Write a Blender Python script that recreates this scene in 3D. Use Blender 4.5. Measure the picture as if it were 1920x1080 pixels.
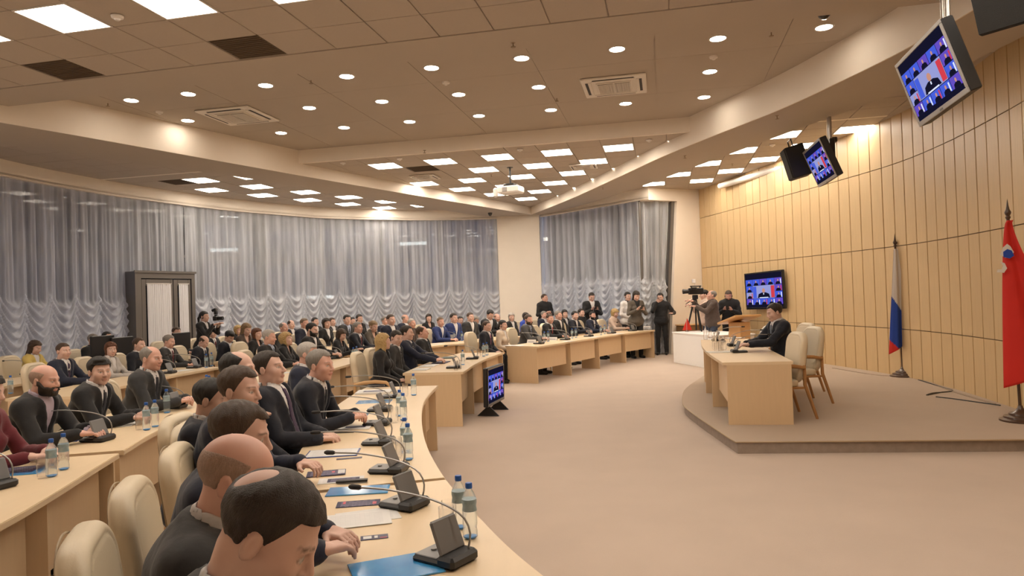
import bpy, bmesh, math, random
import numpy as np
from mathutils import Matrix, Vector
random.seed(7); RNG = np.random.default_rng(7)
C = bpy.context.scene.collection
SC = bpy.context.scene
PI = math.pi
R = math.radians
for _o in list(bpy.data.objects): bpy.data.objects.remove(_o)

# ---------------------------------------------------------------- camera
F_PX, PITCH, ROLL, EYE, ZC = 1300.0, .0145, -.0335, 1.74, 4.72
def set_camera():
    cam = bpy.data.cameras.new('camera'); co = bpy.data.objects.new('camera', cam); C.objects.link(co)
    cam.sensor_width = 36; cam.lens = 36 * F_PX / 1920; cam.clip_end = 200; cam.clip_start = .05
    c, s = math.cos(PITCH), math.sin(PITCH); cr, sr = math.cos(ROLL), math.sin(ROLL)
    F = Vector((0, c, s)); R0 = Vector((1, 0, 0)); U0 = Vector((0, -s, c))
    Rr = R0 * cr + U0 * sr; U = U0 * cr - R0 * sr
    m = Matrix((Rr, U, -F)).transposed().to_4x4(); m.translation = (0, 0, EYE)
    co.matrix_world = m
    cam.dof.use_dof = False
    SC.camera = co
set_camera()

# ---------------------------------------------------------------- light and exposure
SC.view_settings.view_transform = 'Standard'; SC.view_settings.look = 'None'
SC.view_settings.gamma = 1; SC.view_settings.use_curve_mapping = False
SC.view_settings.exposure = 0.84
w = bpy.data.worlds.new('dusk'); SC.world = w; w.use_nodes = True
w.node_tree.nodes['Background'].inputs[0].default_value = (.30, .44, .78, 1)
w.node_tree.nodes['Background'].inputs[1].default_value = 1.2
PANEL_POWER = 11.0      # emission strength of the ceiling light panels
DOWN_POWER = 32.0       # emission strength of the round downlights
LAMP = (1.0, .87, .72)

# ---------------------------------------------------------------- measuring helpers
def ray(px, py):
    a = px - 960; b = py - 540
    cr, sr = math.cos(ROLL), math.sin(ROLL)
    x = a * cr + b * sr; y = -a * sr + b * cr
    c, s = math.cos(PITCH), math.sin(PITCH)
    u = -y / F_PX
    return (x / F_PX, c - u * s, s + u * c)
def un(px, py, z):
    r = ray(px, py); t = (z - EYE) / r[2]
    return (r[0] * t, r[1] * t, z)
def zat(px, py, xy):
    r = ray(px, py); t = math.hypot(xy[0], xy[1]) / math.hypot(r[0], r[1])
    return EYE + r[2] * t

# ---------------------------------------------------------------- materials
MATS = {}
def mat(name, col, rough=.5, metal=0, noise=0, nscale=8, bump=0, bscale=60, spec=.5, emit=None, estr=0, stretch=None, sheen=0, coat=0, col2=None):
    if name in MATS: return MATS[name]
    m = bpy.data.materials.new(name); m.use_nodes = True; nt = m.node_tree; N = nt.nodes; L = nt.links
    b = N['Principled BSDF']; b.inputs['Base Color'].default_value = (*col, 1); b.inputs['Roughness'].default_value = rough
    b.inputs['Metallic'].default_value = metal; b.inputs['Specular IOR Level'].default_value = spec
    if sheen: b.inputs['Sheen Weight'].default_value = sheen; b.inputs['Sheen Roughness'].default_value = .4
    if coat: b.inputs['Coat Weight'].default_value = coat; b.inputs['Coat Roughness'].default_value = .08
    if emit: b.inputs['Emission Color'].default_value = (*emit, 1); b.inputs['Emission Strength'].default_value = estr
    if noise or bump:
        tc = N.new('ShaderNodeTexCoord'); mp = N.new('ShaderNodeMapping'); L.new(tc.outputs['Object'], mp.inputs[0])
        if stretch: mp.inputs['Scale'].default_value = stretch
    if noise:
        n = N.new('ShaderNodeTexNoise'); n.inputs['Scale'].default_value = nscale; n.inputs['Detail'].default_value = 4; L.new(mp.outputs[0], n.inputs[0])
        r = N.new('ShaderNodeMix'); r.data_type = 'RGBA'
        c2 = col2 or tuple(c * (1 - noise) for c in col); c1 = col if col2 else tuple(min(1, c * (1 + noise)) for c in col)
        r.inputs[6].default_value = (*c1, 1); r.inputs[7].default_value = (*c2, 1)
        L.new(n.outputs[0], r.inputs[0]); L.new(r.outputs[2], b.inputs['Base Color'])
    if bump:
        n2 = N.new('ShaderNodeTexNoise'); n2.inputs['Scale'].default_value = bscale; n2.inputs['Detail'].default_value = 3; L.new(mp.outputs[0], n2.inputs[0])
        bp = N.new('ShaderNodeBump'); bp.inputs['Strength'].default_value = bump; bp.inputs['Distance'].default_value = .01
        L.new(n2.outputs[0], bp.inputs['Height']); L.new(bp.outputs[0], b.inputs['Normal'])
    MATS[name] = m; return m
def emis(name, col, s):
    if name in MATS: return MATS[name]
    m = bpy.data.materials.new(name); m.use_nodes = True; nt = m.node_tree
    nt.nodes.remove(nt.nodes['Principled BSDF']); e = nt.nodes.new('ShaderNodeEmission')
    e.inputs[0].default_value = (*col, 1); e.inputs[1].default_value = s
    nt.links.new(e.outputs[0], nt.nodes['Material Output'].inputs[0]); MATS[name] = m; return m
def rgb(r, g, b):   # sRGB 0..255 to linear
    f = lambda v: (v / 255) / 12.92 if v <= 10 else (((v / 255) + .055) / 1.055) ** 2.4
    return (f(r), f(g), f(b))

# ---------------------------------------------------------------- mesh building
class MB:
    def __init__(s): s.v = []; s.f = []; s.m = []; s.sm = []
    def add(s, vs, fs, mi=0, smooth=False):
        o = len(s.v); s.v += [tuple(v) for v in vs]
        for f in fs: s.f.append([i + o for i in f]); s.m.append(mi); s.sm.append(smooth)
    def box(s, lo, hi, M=None, mi=0):
        x0, y0, z0 = lo; x1, y1, z1 = hi
        vs = [(x0,y0,z0),(x1,y0,z0),(x1,y1,z0),(x0,y1,z0),(x0,y0,z1),(x1,y0,z1),(x1,y1,z1),(x0,y1,z1)]
        if M is not None: vs = [tuple(M @ Vector(v)) for v in vs]
        s.add(vs, [(3,2,1,0),(4,5,6,7),(0,1,5,4),(1,2,6,5),(2,3,7,6),(3,0,4,7)], mi); return s
    def bbox(s, lo, hi, b=.006, M=None, mi=0):      # box with chamfered edges
        x0, y0, z0 = lo; x1, y1, z1 = hi; b = min(b, (x1-x0)/2.01, (y1-y0)/2.01, (z1-z0)/2.01)
        rings = []
        for z, i in ((z0, b), (z0 + b, 0), (z1 - b, 0), (z1, b)):
            X0, X1, Y0, Y1 = x0 + i, x1 - i, y0 + i, y1 - i
            c = b if i == 0 else b * .4
            rings.append([(X0+c,Y0,z),(X1-c,Y0,z),(X1,Y0+c,z),(X1,Y1-c,z),(X1-c,Y1,z),(X0+c,Y1,z),(X0,Y1-c,z),(X0,Y0+c,z)])
        vs = [p for r in rings for p in r]
        if M is not None: vs = [tuple(M @ Vector(v)) for v in vs]
        fs = [tuple(range(7, -1, -1)), tuple(range(24, 32))]
        for k in range(3):
            for j in range(8): fs.append((k*8+j, k*8+(j+1)%8, k*8+8+(j+1)%8, k*8+8+j))
        s.add(vs, fs, mi); return s
    def prism(s, poly, z0, z1, mi=0, M=None):
        n = len(poly); a = sum(poly[i][0]*poly[(i+1)%n][1]-poly[(i+1)%n][0]*poly[i][1] for i in range(n))
        if a < 0: poly = poly[::-1]
        vs = [(p[0], p[1], z0) for p in poly] + [(p[0], p[1], z1) for p in poly]
        if M is not None: vs = [tuple(M @ Vector(v)) for v in vs]
        s.add(vs, [tuple(range(n-1, -1, -1)), tuple(range(n, 2*n))] + [(i, (i+1)%n, n+(i+1)%n, n+i) for i in range(n)], mi); return s
    def lathe(s, prof, n=20, M=None, mi=0, c=(0,0,0)):
        vs = []; fs = []
        for r, z in prof:
            for k in range(n):
                a = 2*PI*k/n; vs.append((c[0]+r*math.cos(a), c[1]+r*math.sin(a), c[2]+z))
        for j in range(len(prof)-1):
            for k in range(n): fs.append((j*n+k, j*n+(k+1)%n, (j+1)*n+(k+1)%n, (j+1)*n+k))
        if prof[0][0] > 1e-4: fs.append(tuple(range(n-1, -1, -1)))
        if prof[-1][0] > 1e-4: fs.append(tuple(range((len(prof)-1)*n, len(prof)*n)))
        if M is not None: vs = [tuple(M @ Vector(v)) for v in vs]
        s.add(vs, fs, mi, True); return s
    def tube(s, pts, r, n=8, mi=0, M=None):
        pts = [Vector(p) for p in pts]; rr = r if isinstance(r, (list, tuple)) else [r]*len(pts)
        vs = []; fs = []; up = Vector((0, 0, 1)); prev = None
        for i, p in enumerate(pts):
            t = (pts[min(i+1, len(pts)-1)] - pts[max(i-1, 0)]).normalized()
            if prev is None: x = t.orthogonal().normalized()
            else: x = (prev - t * prev.dot(t)).normalized()
            prev = x; y = t.cross(x)
            for k in range(n):
                a = 2*PI*k/n; vs.append(p + (x*math.cos(a) + y*math.sin(a)) * rr[i])
        for j in range(len(pts)-1):
            for k in range(n): fs.append((j*n+k, j*n+(k+1)%n, (j+1)*n+(k+1)%n, (j+1)*n+k))
        fs.append(tuple(range(n-1, -1, -1))); fs.append(tuple(range((len(pts)-1)*n, len(pts)*n)))
        if M is not None: vs = [M @ v for v in vs]
        s.add(vs, fs, mi, True); return s
    def mesh(s, name, mats):
        me = bpy.data.meshes.new(name); me.from_pydata(s.v, [], s.f)
        for m in (mats if isinstance(mats, (list, tuple)) else [mats]): me.materials.append(m)
        me.polygons.foreach_set('material_index', s.m); me.polygons.foreach_set('use_smooth', s.sm)
        if any(s.sm):
            try: me.set_sharp_from_angle(angle=R(40))
            except Exception: pass
        me.update(); return me
def link(name, me, parent=None, loc=(0,0,0), rz=0, M=None):
    o = bpy.data.objects.new(name, me); C.objects.link(o)
    if M is not None: o.matrix_world = M
    else: o.location = loc; o.rotation_euler = (0, 0, rz)
    if parent is not None: o.parent = parent
    return o
def build(name, mb, mats, parent=None, **k): return link(name, mb.mesh(name, mats), parent, **k)
def tag(o, label=None, cat=None, group=None, kind=None):
    if label: o['label'] = label
    if cat: o['category'] = cat
    if group: o['group'] = group
    if kind: o['kind'] = kind
    return o
def struct(o): o['kind'] = 'structure'; return o
def empty(name, loc=(0,0,0), rz=0, label=None, cat=None, group=None, M=None):
    o = bpy.data.objects.new(name, None); C.objects.link(o)
    if M is not None: o.matrix_world = M
    else: o.location = loc; o.rotation_euler = (0, 0, rz)
    o.empty_display_size = .1
    return tag(o, label, cat, group)
KIDS = {}
def kids(o): return [c for c in bpy.data.objects if c.parent == o] if o.name not in KIDS else KIDS[o.name]
def freeze(o):
    def rec(x):
        ch = [c for c in bpy.data.objects if c.parent == x]; KIDS[x.name] = ch
        for c in ch: rec(c)
    rec(o)
def copy_tree(o, loc=None, rz=None, label=None, group=None, scale=None, parent=None):
    c = o.copy(); C.objects.link(c); c.parent = parent
    for ch in KIDS.get(o.name, []): copy_tree(ch, parent=c)
    if loc is not None: c.location = loc
    if rz is not None: c.rotation_euler = (0, 0, rz)
    if scale is not None: c.scale = (scale,)*3
    if label: c['label'] = label
    if group: c['group'] = group
    return c

# smooth polyline through points
def spline(pts, step=.1):
    P = np.array(pts, float); out = []
    Pp = np.vstack([2*P[0]-P[1], P, 2*P[-1]-P[-2]])
    for i in range(1, len(Pp)-2):
        p0, p1, p2, p3 = Pp[i-1:i+3]; n = max(2, int(np.linalg.norm(p2-p1)/step*2))
        for k in range(n):
            t = k/n; out.append(.5*((2*p1)+(-p0+p2)*t+(2*p0-5*p1+4*p2-p3)*t*t+(-p0+3*p1-3*p2+p3)*t**3))
    out.append(P[-1]); Q = np.array(out)
    s = np.r_[0, np.cumsum(np.linalg.norm(np.diff(Q, axis=0), axis=1))]; n = max(2, int(round(s[-1]/step)))
    u = np.linspace(0, s[-1], n+1)
    return np.stack([np.interp(u, s, Q[:, k]) for k in range(Q.shape[1])], 1)
def offset(Q, d):       # to the left of the direction of travel
    T = np.gradient(Q, axis=0); T /= np.linalg.norm(T, axis=1)[:, None]
    return Q + np.stack([-T[:, 1], T[:, 0]], 1) * d

# ---------------------------------------------------------------- distance-field mesher (surface nets)
f32 = np.float32
def A(*a): return np.array(a, f32)
def rc(P, a, b, ra, rb=None):
    rb = ra if rb is None else rb; a = A(*a); b = A(*b); ab = b - a; q = P - a
    t = np.clip((q @ ab) / max(float(ab @ ab), 1e-9), 0, 1)
    return np.sqrt(((q - t[:, None] * ab) ** 2).sum(1)) - (ra + (rb - ra) * t)
def el(P, c, r):
    r = A(*r); q = P - A(*c); k0 = np.sqrt(((q / r) ** 2).sum(1)) + 1e-6; k1 = np.sqrt(((q / (r * r)) ** 2).sum(1)) + 1e-6
    return k0 * (k0 - 1) / k1
def rb(P, c, h, r):
    q = np.abs(P - A(*c)) - A(*h) + r
    return np.sqrt((np.maximum(q, 0) ** 2).sum(1)) + np.minimum(q.max(1), 0) - r
def smin(a, b, k):
    h = np.clip(.5 + .5 * (b - a) / k, 0, 1); return b + (a - b) * h - k * h * (1 - h)
def smax(a, b, k): return -smin(-a, -b, k)
def loc_(P, c, r, fn):      # evaluate fn only near its own ball, a safe bound elsewhere
    c = np.asarray(c, f32); q = P - c; L_ = np.sqrt((q * q).sum(1)); o = L_ - f32(r); m = o < .07
    if m.any(): o[m] = fn(P[m])
    return o
def wob(P, s, seed=0):
    x, y, z = P[:, 0] * s + seed, P[:, 1] * s + seed * 1.7, P[:, 2] * s - seed
    return (np.sin(x + 1.3 * np.sin(y * .9 + z * .6)) * np.sin(y * 1.1 + 1.7 * np.sin(z + .5 * x)) + .5 * np.sin(1.9 * z + 1.2 * x + np.sin(2.3 * y))) / 1.5
def nets(fn, lo, hi, h, name='m', mats=(), feat=None):
    lo = np.array(lo, f32); B = 6; nb = np.ceil((np.array(hi) - lo) / (h * B)).astype(int) + 1; n = nb * B
    bi = np.stack(np.meshgrid(*[np.arange(k) for k in nb], indexing='ij'), -1).reshape(-1, 3)
    cen = (lo + (bi + .5) * B * h - h * .5).astype(f32); dc = fn(cen)
    D = np.repeat(np.repeat(np.repeat(np.where(dc < 0, -1, 1).astype(f32).reshape(nb), B, 0), B, 1), B, 2)
    act = bi[np.abs(dc) < B * h * 1.12]
    loc = np.stack(np.meshgrid(*[np.arange(B)] * 3, indexing='ij'), -1).reshape(-1, 3)
    idx = (act[:, None, :] * B + loc[None]).reshape(-1, 3)
    for k in range(0, len(idx), 400000):
        I = idx[k:k+400000]; D[I[:, 0], I[:, 1], I[:, 2]] = fn((lo + I * h).astype(f32))
    S = D < 0
    cnt = np.zeros(n - 1, np.int8); corners = [(a, b, c) for a in (0, 1) for b in (0, 1) for c in (0, 1)]
    for a, b, c in corners: cnt += S[a:n[0]-1+a, b:n[1]-1+b, c:n[2]-1+c]
    cells = np.argwhere((cnt > 0) & (cnt < 8)); vid = -np.ones(n - 1, np.int32); vid[tuple(cells.T)] = np.arange(len(cells))
    cv = {k: D[cells[:, 0]+k[0], cells[:, 1]+k[1], cells[:, 2]+k[2]] for k in corners}
    acc = np.zeros((len(cells), 3), f32); m = np.zeros(len(cells), f32)
    for a in corners:
        for ax in range(3):
            if a[ax]: continue
            b = list(a); b[ax] = 1; b = tuple(b); da, db = cv[a], cv[b]; cr = (da < 0) != (db < 0)
            t = np.where(cr, da / np.where(cr, da - db, 1), 0); p = np.tile(A(*a), (len(cells), 1)); p[:, ax] += t
            acc[cr] += p[cr]; m[cr] += 1
    V = lo + (cells + acc / m[:, None]) * h
    # two light relaxation steps toward the true surface
    quads = []
    for ax in range(3):
        u, w_ = (ax + 1) % 3, (ax + 2) % 3
        s0 = [slice(1, n[0]-1), slice(1, n[1]-1), slice(1, n[2]-1)]; s1 = list(s0)
        s0[ax] = slice(0, n[ax]-1); s1[ax] = slice(1, n[ax])
        a, b = S[tuple(s0)], S[tuple(s1)]; E = np.argwhere(a != b); st = a[tuple(E.T)]
        base = E + 1; base[:, ax] -= 1
        q = []
        for du, dw in ((0, 0), (1, 0), (1, 1), (0, 1)):
            c = base.copy(); c[:, u] -= du; c[:, w_] -= dw; q.append(vid[tuple(c.T)])
        q = np.stack(q, 1); q[~st] = q[~st][:, ::-1]; quads.append(q)
    Q = np.vstack(quads); Q = Q[(Q >= 0).all(1)]
    e = h * .7; G = np.empty_like(V); V = V.astype(f32)
    for it in range(1):
        d0 = fn(V)
        for k in range(3):
            d = np.zeros(3, f32); d[k] = e; G[:, k] = (fn(V + d) - fn(V - d)) / (2 * e)
        g2 = (G ** 2).sum(1) + 1e-6
        if it == 0: V = (V - G * (np.clip(d0, -h, h) / np.maximum(g2, .3))[:, None] * .8).astype(f32)
    me = bpy.data.meshes.new(name); nv, nf = len(V), len(Q)
    me.vertices.add(nv); me.vertices.foreach_set('co', V.astype(f32).ravel())
    me.loops.add(nf * 4); me.loops.foreach_set('vertex_index', Q.astype(np.int32).ravel())
    me.polygons.add(nf); me.polygons.foreach_set('loop_start', np.arange(nf, dtype=np.int32) * 4)
    me.polygons.foreach_set('use_smooth', np.ones(nf, bool))
    for x in mats: me.materials.append(x)
    me.update(calc_edges=True); me.validate()
    if len(me.vertices) == nv:
        me.normals_split_custom_set_from_vertices((G / np.sqrt(g2)[:, None]).tolist())
        if feat is not None:
            at = me.color_attributes.new('feat', 'FLOAT_COLOR', 'POINT'); at.data.foreach_set('color', feat(V).astype(f32).ravel())
    return me
# ================================================================ ROOM
PHI = -.2146; T = .6316
AX = np.array([math.cos(PHI), math.sin(PHI)]); BX = np.array([-math.sin(PHI), math.cos(PHI)]); OG = np.array([-6.275, 9.004])
def gw(i, j): p = OG + AX * i * T + BX * j * T; return (float(p[0]), float(p[1]))
def wg(x, y): d = np.array([x, y]) - OG; return float(d @ AX / T), float(d @ BX / T)

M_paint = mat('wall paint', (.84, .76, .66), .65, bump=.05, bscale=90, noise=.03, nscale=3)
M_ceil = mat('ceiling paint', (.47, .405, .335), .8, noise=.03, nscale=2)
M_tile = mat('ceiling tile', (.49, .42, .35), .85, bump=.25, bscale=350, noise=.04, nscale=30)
M_dark = mat('dark grille', (.10, .065, .035), .7, bump=.3, bscale=200)
M_carpet = mat('carpet', (.52, .42, .345), .95, bump=.35, bscale=260, noise=.10, nscale=1.6, sheen=.2)
M_podc = mat('podium carpet', (.43, .335, .25), .95, bump=.35, bscale=260, noise=.08, nscale=2, sheen=.2)
M_riser = mat('podium riser', (.30, .24, .20), .8, noise=.25, nscale=14, bump=.2, bscale=60)
M_wood = mat('wall veneer', (.63, .455, .245), .42, noise=.10, nscale=5, stretch=(9, 9, .5), bump=.04, bscale=30)
M_gap = mat('wall joint', (.16, .10, .05), .7)
M_metal = mat('grey frame metal', (.16, .145, .13), .45, .3)
M_white = mat('white plastic', (.80, .76, .72), .4)
M_black = mat('black plastic', (.012, .012, .013), .35)
M_panel = emis('light diffuser', LAMP, PANEL_POWER)
M_down = emis('downlight lens', LAMP, DOWN_POWER)

WALL = spline([(5.57, 20.3), (6.1, 17.3), (6.52, 14.9), (6.76, 13.2), (6.84, 12.0), (6.70, 10.6), (6.42, 9.2), (6.08, 7.9), (5.5, 6.4), (4.9, 5.2), (4.1, 3.8), (3.6, 3.0)], .1)
CURT = spline([(-8.2, 2.2), (-9.3, 6), (-9.75, 10), (-9.65, 13.2), (-9.25, 15.3), (-8.68, 16.9), (-7.70, 18.9), (-6.4, 20.6), (-5.72, 21.35), (-3.98, 22.32), (-2.2, 22.92), (-.42, 23.05)], .1)
RCUR = np.array([(1.02, 23.0), (3.92, 19.45)])

# floor
poly = [(-8.3, -1.2)] + [(-13, 4), (-13, 27), (10, 27), (10, -1.2)]
mb = MB(); mb.prism(poly, -.12, 0); struct(build('floor', mb, M_carpet))

# podium with curved front
pod = [tuple(un(x, y, .13)[:2]) for x, y in [(1379,828),(1347,807),(1307,780),(1284,762),(1280,751),(1282,735),(1291,724),(1307,713)]]
pc = spline(pod + [(3.9, 13.9), (4.75, 15.6), (5.9, 17.3)], .12)
pp = [(7.6, 6.80)] + [tuple(p) for p in pc] + [(7.6, 17.3)]
mb = MB(); mb.prism(pp, .115, .13)
podium = struct(build('floor_podium', mb, M_podc))
inner = [(7.6, 6.83)] + [tuple(p) for p in offset(pc, -.02)] + [(7.6, 17.2)]
mb = MB(); mb.prism(inner, 0, .115, 0); build('riser', mb, M_riser, podium)
mb = MB(); mb.tube([(7.5, 6.80, .122)] + [(p[0], p[1], .122) for p in pc], .009, 6); build('edge_trim', mb, mat('podium edge', (.40, .30, .19), .6), podium)

# wood wall: backing + individual panels
def ribbon(mb, Q, z0, z1, th, mi=0):
    Q2 = offset(Q, th); n = len(Q)
    vs = [(p[0], p[1], z0) for p in Q] + [(p[0], p[1], z1) for p in Q] + [(p[0], p[1], z0) for p in Q2] + [(p[0], p[1], z1) for p in Q2]
    fs = []
    for i in range(n-1):
        fs += [(i, i+1, n+i+1, n+i), (2*n+i+1, 2*n+i, 3*n+i, 3*n+i+1), (n+i, n+i+1, 3*n+i+1, 3*n+i), (i+1, i, 2*n+i, 2*n+i+1)]
    fs += [(0, n, 3*n, 2*n), (n-1, 3*n-1, 4*n-1, 2*n-1)]
    mb.add(vs, [f[::-1] for f in fs], mi)
mb = MB(); ribbon(mb, offset(WALL, .012), 0, ZC + .5, .2); wallr = struct(build('wall_right', mb, M_gap))
s = np.r_[0, np.cumsum(np.linalg.norm(np.diff(WALL, axis=0), axis=1))]
tiers = [0.0, .965, 2.43, 3.885, 4.75]; PW = .338; g = .006; k = 0
while (k + 1) * PW < s[-1] - .1:
    a, b = k * PW, (k + 1) * PW
    pa, pb = [np.array([np.interp(u, s, WALL[:, 0]), np.interp(u, s, WALL[:, 1])]) for u in (a + g, b - g)]
    t = (pb - pa) / np.linalg.norm(pb - pa); nrm = np.array([-t[1], t[0]])
    for j in range(4):
        if s[-1] - a < 4 and (j < 4) and pa[1] < 4.0: continue
        mb = MB(); e = .008; d = RNG.uniform(-.0015, .0015)
        q = [pa + nrm * .012, pa + t * e + nrm * (-.008 + d), pb - t * e + nrm * (-.008 + d), pb + nrm * .012]
        z0, z1 = tiers[j] + (.007 if j else 0), tiers[j+1] - .007
        mb.prism([tuple(v) for v in q], z0, z1)
        build('panel', mb, M_wood, wallr)
    k += 1

# pilaster wall between the curtain and the wood wall (its window jamb slopes) and the plain column
def quad_prism(name, pts, z0, z1, m, parent=None):
    mb = MB(); mb.prism(pts, z0, z1); return build(name, mb, m, parent)
c0 = np.array([3.92, 19.45]); c1 = np.array([5.57, 20.3]); dr = (c1 - c0) / np.linalg.norm(c1 - c0); nr = np.array([-dr[1], dr[0]])
def onp(u, o=0): p = c0 + dr * u + nr * o; return (float(p[0]), float(p[1]))
Lp = float(np.linalg.norm(c1 - c0)) + .15
mb = MB()
ut, ub = 1.02, .60     # jamb edge at top and at the floor
vs = [(*onp(ub), 0), (*onp(Lp), 0), (*onp(Lp), 4.37), (*onp(ut), 4.37), (*onp(ub, .5), 0), (*onp(Lp, .5), 0), (*onp(Lp, .5), 4.37), (*onp(ut, .5), 4.37)]
mb.add(vs, [(0,1,2,3),(5,4,7,6),(4,0,3,7),(1,5,6,2),(3,2,6,7),(4,5,1,0)])
mb.prism([onp(0), onp(Lp), onp(Lp, .5), onp(0, .5)], 4.37, ZC + .05)
struct(build('wall_far_right', mb, M_paint))
mb = MB()
vs = [(*onp(ub-.11, .10), 0), (*onp(ub, .10), 0), (*onp(ut, .10), 4.37), (*onp(ut-.11, .10), 4.37), (*onp(ub-.11, .2), 0), (*onp(ub, .2), 0), (*onp(ut, .2), 4.37), (*onp(ut-.11, .2), 4.37)]
mb.add(vs, [(0,1,2,3),(5,4,7,6),(4,0,3,7),(1,5,6,2),(3,2,6,7),(4,5,1,0)])
struct(build('trim_1', mb, M_metal))
# the column
col = [(-.42, 23.05), (.98, 23.05), (1.15, 23.9), (-.55, 23.9)]
struct(quad_prism('wall_far', col, 0, ZC + .05, M_paint))
# wall behind the camera and outer closure
mb = MB(); mb.box((-13, -1.4, 0), (10, -1.2, 5.4)); struct(build('wall_back', mb, M_paint))
mb = MB(); mb.box((-8.5, -1.2, 0), (-8.3, 2.3, 5.4)); struct(build('wall_left', mb, M_paint))
mb = MB(); mb.box((3.6, -1.2, 0), (3.8, 3.1, 5.4)); struct(build('wall_near_right', mb, M_paint))

# pelmets above the curtains
def pelmet(name, Q, z0, m=M_paint):
    mb = MB(); ribbon(mb, Q, z0, ZC + .02, .12); return struct(build(name, mb, m))
pelmet('wall_left_header', offset(CURT, 0)[::1], 4.40)
pelmet('wall_far_header', np.array([(1.0, 23.0), (3.92, 19.45)]), 4.40)
mb = MB(); mb.prism([tuple(p) for p in CURT] + [tuple(p) for p in offset(CURT, .75)[::-1]], 4.43, 4.47)
mb.prism([(1.0, 23.0), (3.92, 19.45), (4.5, 19.9), (1.6, 23.5)], 4.43, 4.47); struct(build('ceiling_curtain_recess', mb, M_paint))

# ---- coffer outline and beams
LI = [(-10.2, 4.9), (-7.05, 9.98), (-6.27, 11.3), (-4.1, 15.06), (-1.95, 18.6), (.03, 21.76), (.72, 22.86)]
RI = [(.72, 22.86), (1.7, 19.6), (2.55, 16.2), (3.1, 13.9), (3.62, 12.2), (4.18, 10.5), (4.50, 9.0), (4.66, 8.0), (4.72, 6.6), (4.6, 5.0), (4.2, 3.0), (3.6, 1.0)]
LO = [(-12.4, 5.4), (-8.4, 10.6), (-6.9, 12.8), (-5.5, 14.75), (-3.65, 18.1), (-2.54, 19.96), (-1.3, 22.2), (-.6, 23.1)]
RO = [(1.1, 23.1), (2.4, 20.4), (3.39, 17.5), (3.72, 16.4), (4.05, 15.2), (4.39, 14.0), (4.72, 12.8), (5.0, 11.8), (5.29, 10.8), (5.60, 9.7), (5.75, 8.6), (5.8, 7.4), (5.6, 5.6), (5.0, 3.4), (4.4, 1.0)]
LIs, RIs, LOs, ROs = [spline(q, .25) for q in (LI, RI, LO, RO)]
ZB = 4.47
def solid_strip(mb, A_, B_, z0, z1):
    n = 40
    def rs(Q):
        s_ = np.r_[0, np.cumsum(np.linalg.norm(np.diff(Q, axis=0), axis=1))]; u = np.linspace(0, s_[-1], n); return np.stack([np.interp(u, s_, Q[:, 0]), np.interp(u, s_, Q[:, 1])], 1)
    a, b = rs(A_), rs(B_)
    vs = [(p[0], p[1], z0) for p in a] + [(p[0], p[1], z0) for p in b] + [(p[0], p[1], z1) for p in a] + [(p[0], p[1], z1) for p in b]
    fs = []
    for i in range(n-1):
        fs += [(i, i+1, n+i+1, n+i), (2*n+i+1, 2*n+i, 3*n+i, 3*n+i+1), (i+1, i, 2*n+i, 2*n+i+1), (n+i, n+i+1, 3*n+i+1, 3*n+i)]
    fs += [(0, n, 3*n, 2*n), (n-1, 3*n-1, 4*n-1, 2*n-1)]
    mb.add(vs, fs)
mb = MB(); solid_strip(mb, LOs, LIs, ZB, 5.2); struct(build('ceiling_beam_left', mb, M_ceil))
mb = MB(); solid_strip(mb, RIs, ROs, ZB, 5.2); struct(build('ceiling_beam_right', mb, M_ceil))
# beams' inner faces take the wall paint: thin fascia boards
mb = MB(); ribbon(mb, LIs, ZB - .002, 5.02, -.02); struct(build('trim_2', mb, M_paint))
mb = MB(); ribbon(mb, RIs, ZB - .002, 5.02, -.02); struct(build('trim_3', mb, M_paint))

ZCOF = 5.0
J0, J1 = 1.04, 9.17
c4 = [gw(-9, J0), gw(19, J0), gw(19, J1), gw(-9, J1)]
mb = MB(); mb.prism(c4, ZCOF + .004, ZCOF + .1)
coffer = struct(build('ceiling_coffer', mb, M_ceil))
# plasterboard sheets of the coffer, laid with open joints
for a in range(-3, 8):
    for b in range(3):
        i0, i1 = a * 2.6 + .1 - .35, (a + 1) * 2.6 + .1 - .35; j0, j1 = J0 + b * (J1 - J0) / 3, J0 + (b + 1) * (J1 - J0) / 3
        mb = MB(); e = .007
        mb.prism([gw(i0 + e, j0 + (e if b else 0)), gw(i1 - e, j0 + (e if b else 0)), gw(i1 - e, j1 - (.002 if b < 2 else 0)), gw(i0 + e, j1 - (.002 if b < 2 else 0))], ZCOF - .006, ZCOF)
        build('panel', mb, M_ceil, coffer)
# risers of the coffer (far and near), strip between the near grid and the coffer
mb = MB(); mb.prism([gw(-9, J1), gw(19, J1), gw(19, J1 + .12), gw(-9, J1 + .12)], ZC - .004, ZCOF + .1); struct(build('ceiling_fascia_far', mb, M_paint))
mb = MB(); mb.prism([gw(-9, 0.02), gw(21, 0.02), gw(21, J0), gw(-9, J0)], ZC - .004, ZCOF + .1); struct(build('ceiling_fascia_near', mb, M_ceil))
mb = MB(); mb.prism([(-13, -1.3), (10, -1.3), (10, 27), (-13, 27)], 5.2, 5.3); struct(build('ceiling_slab', mb, M_ceil))
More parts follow.
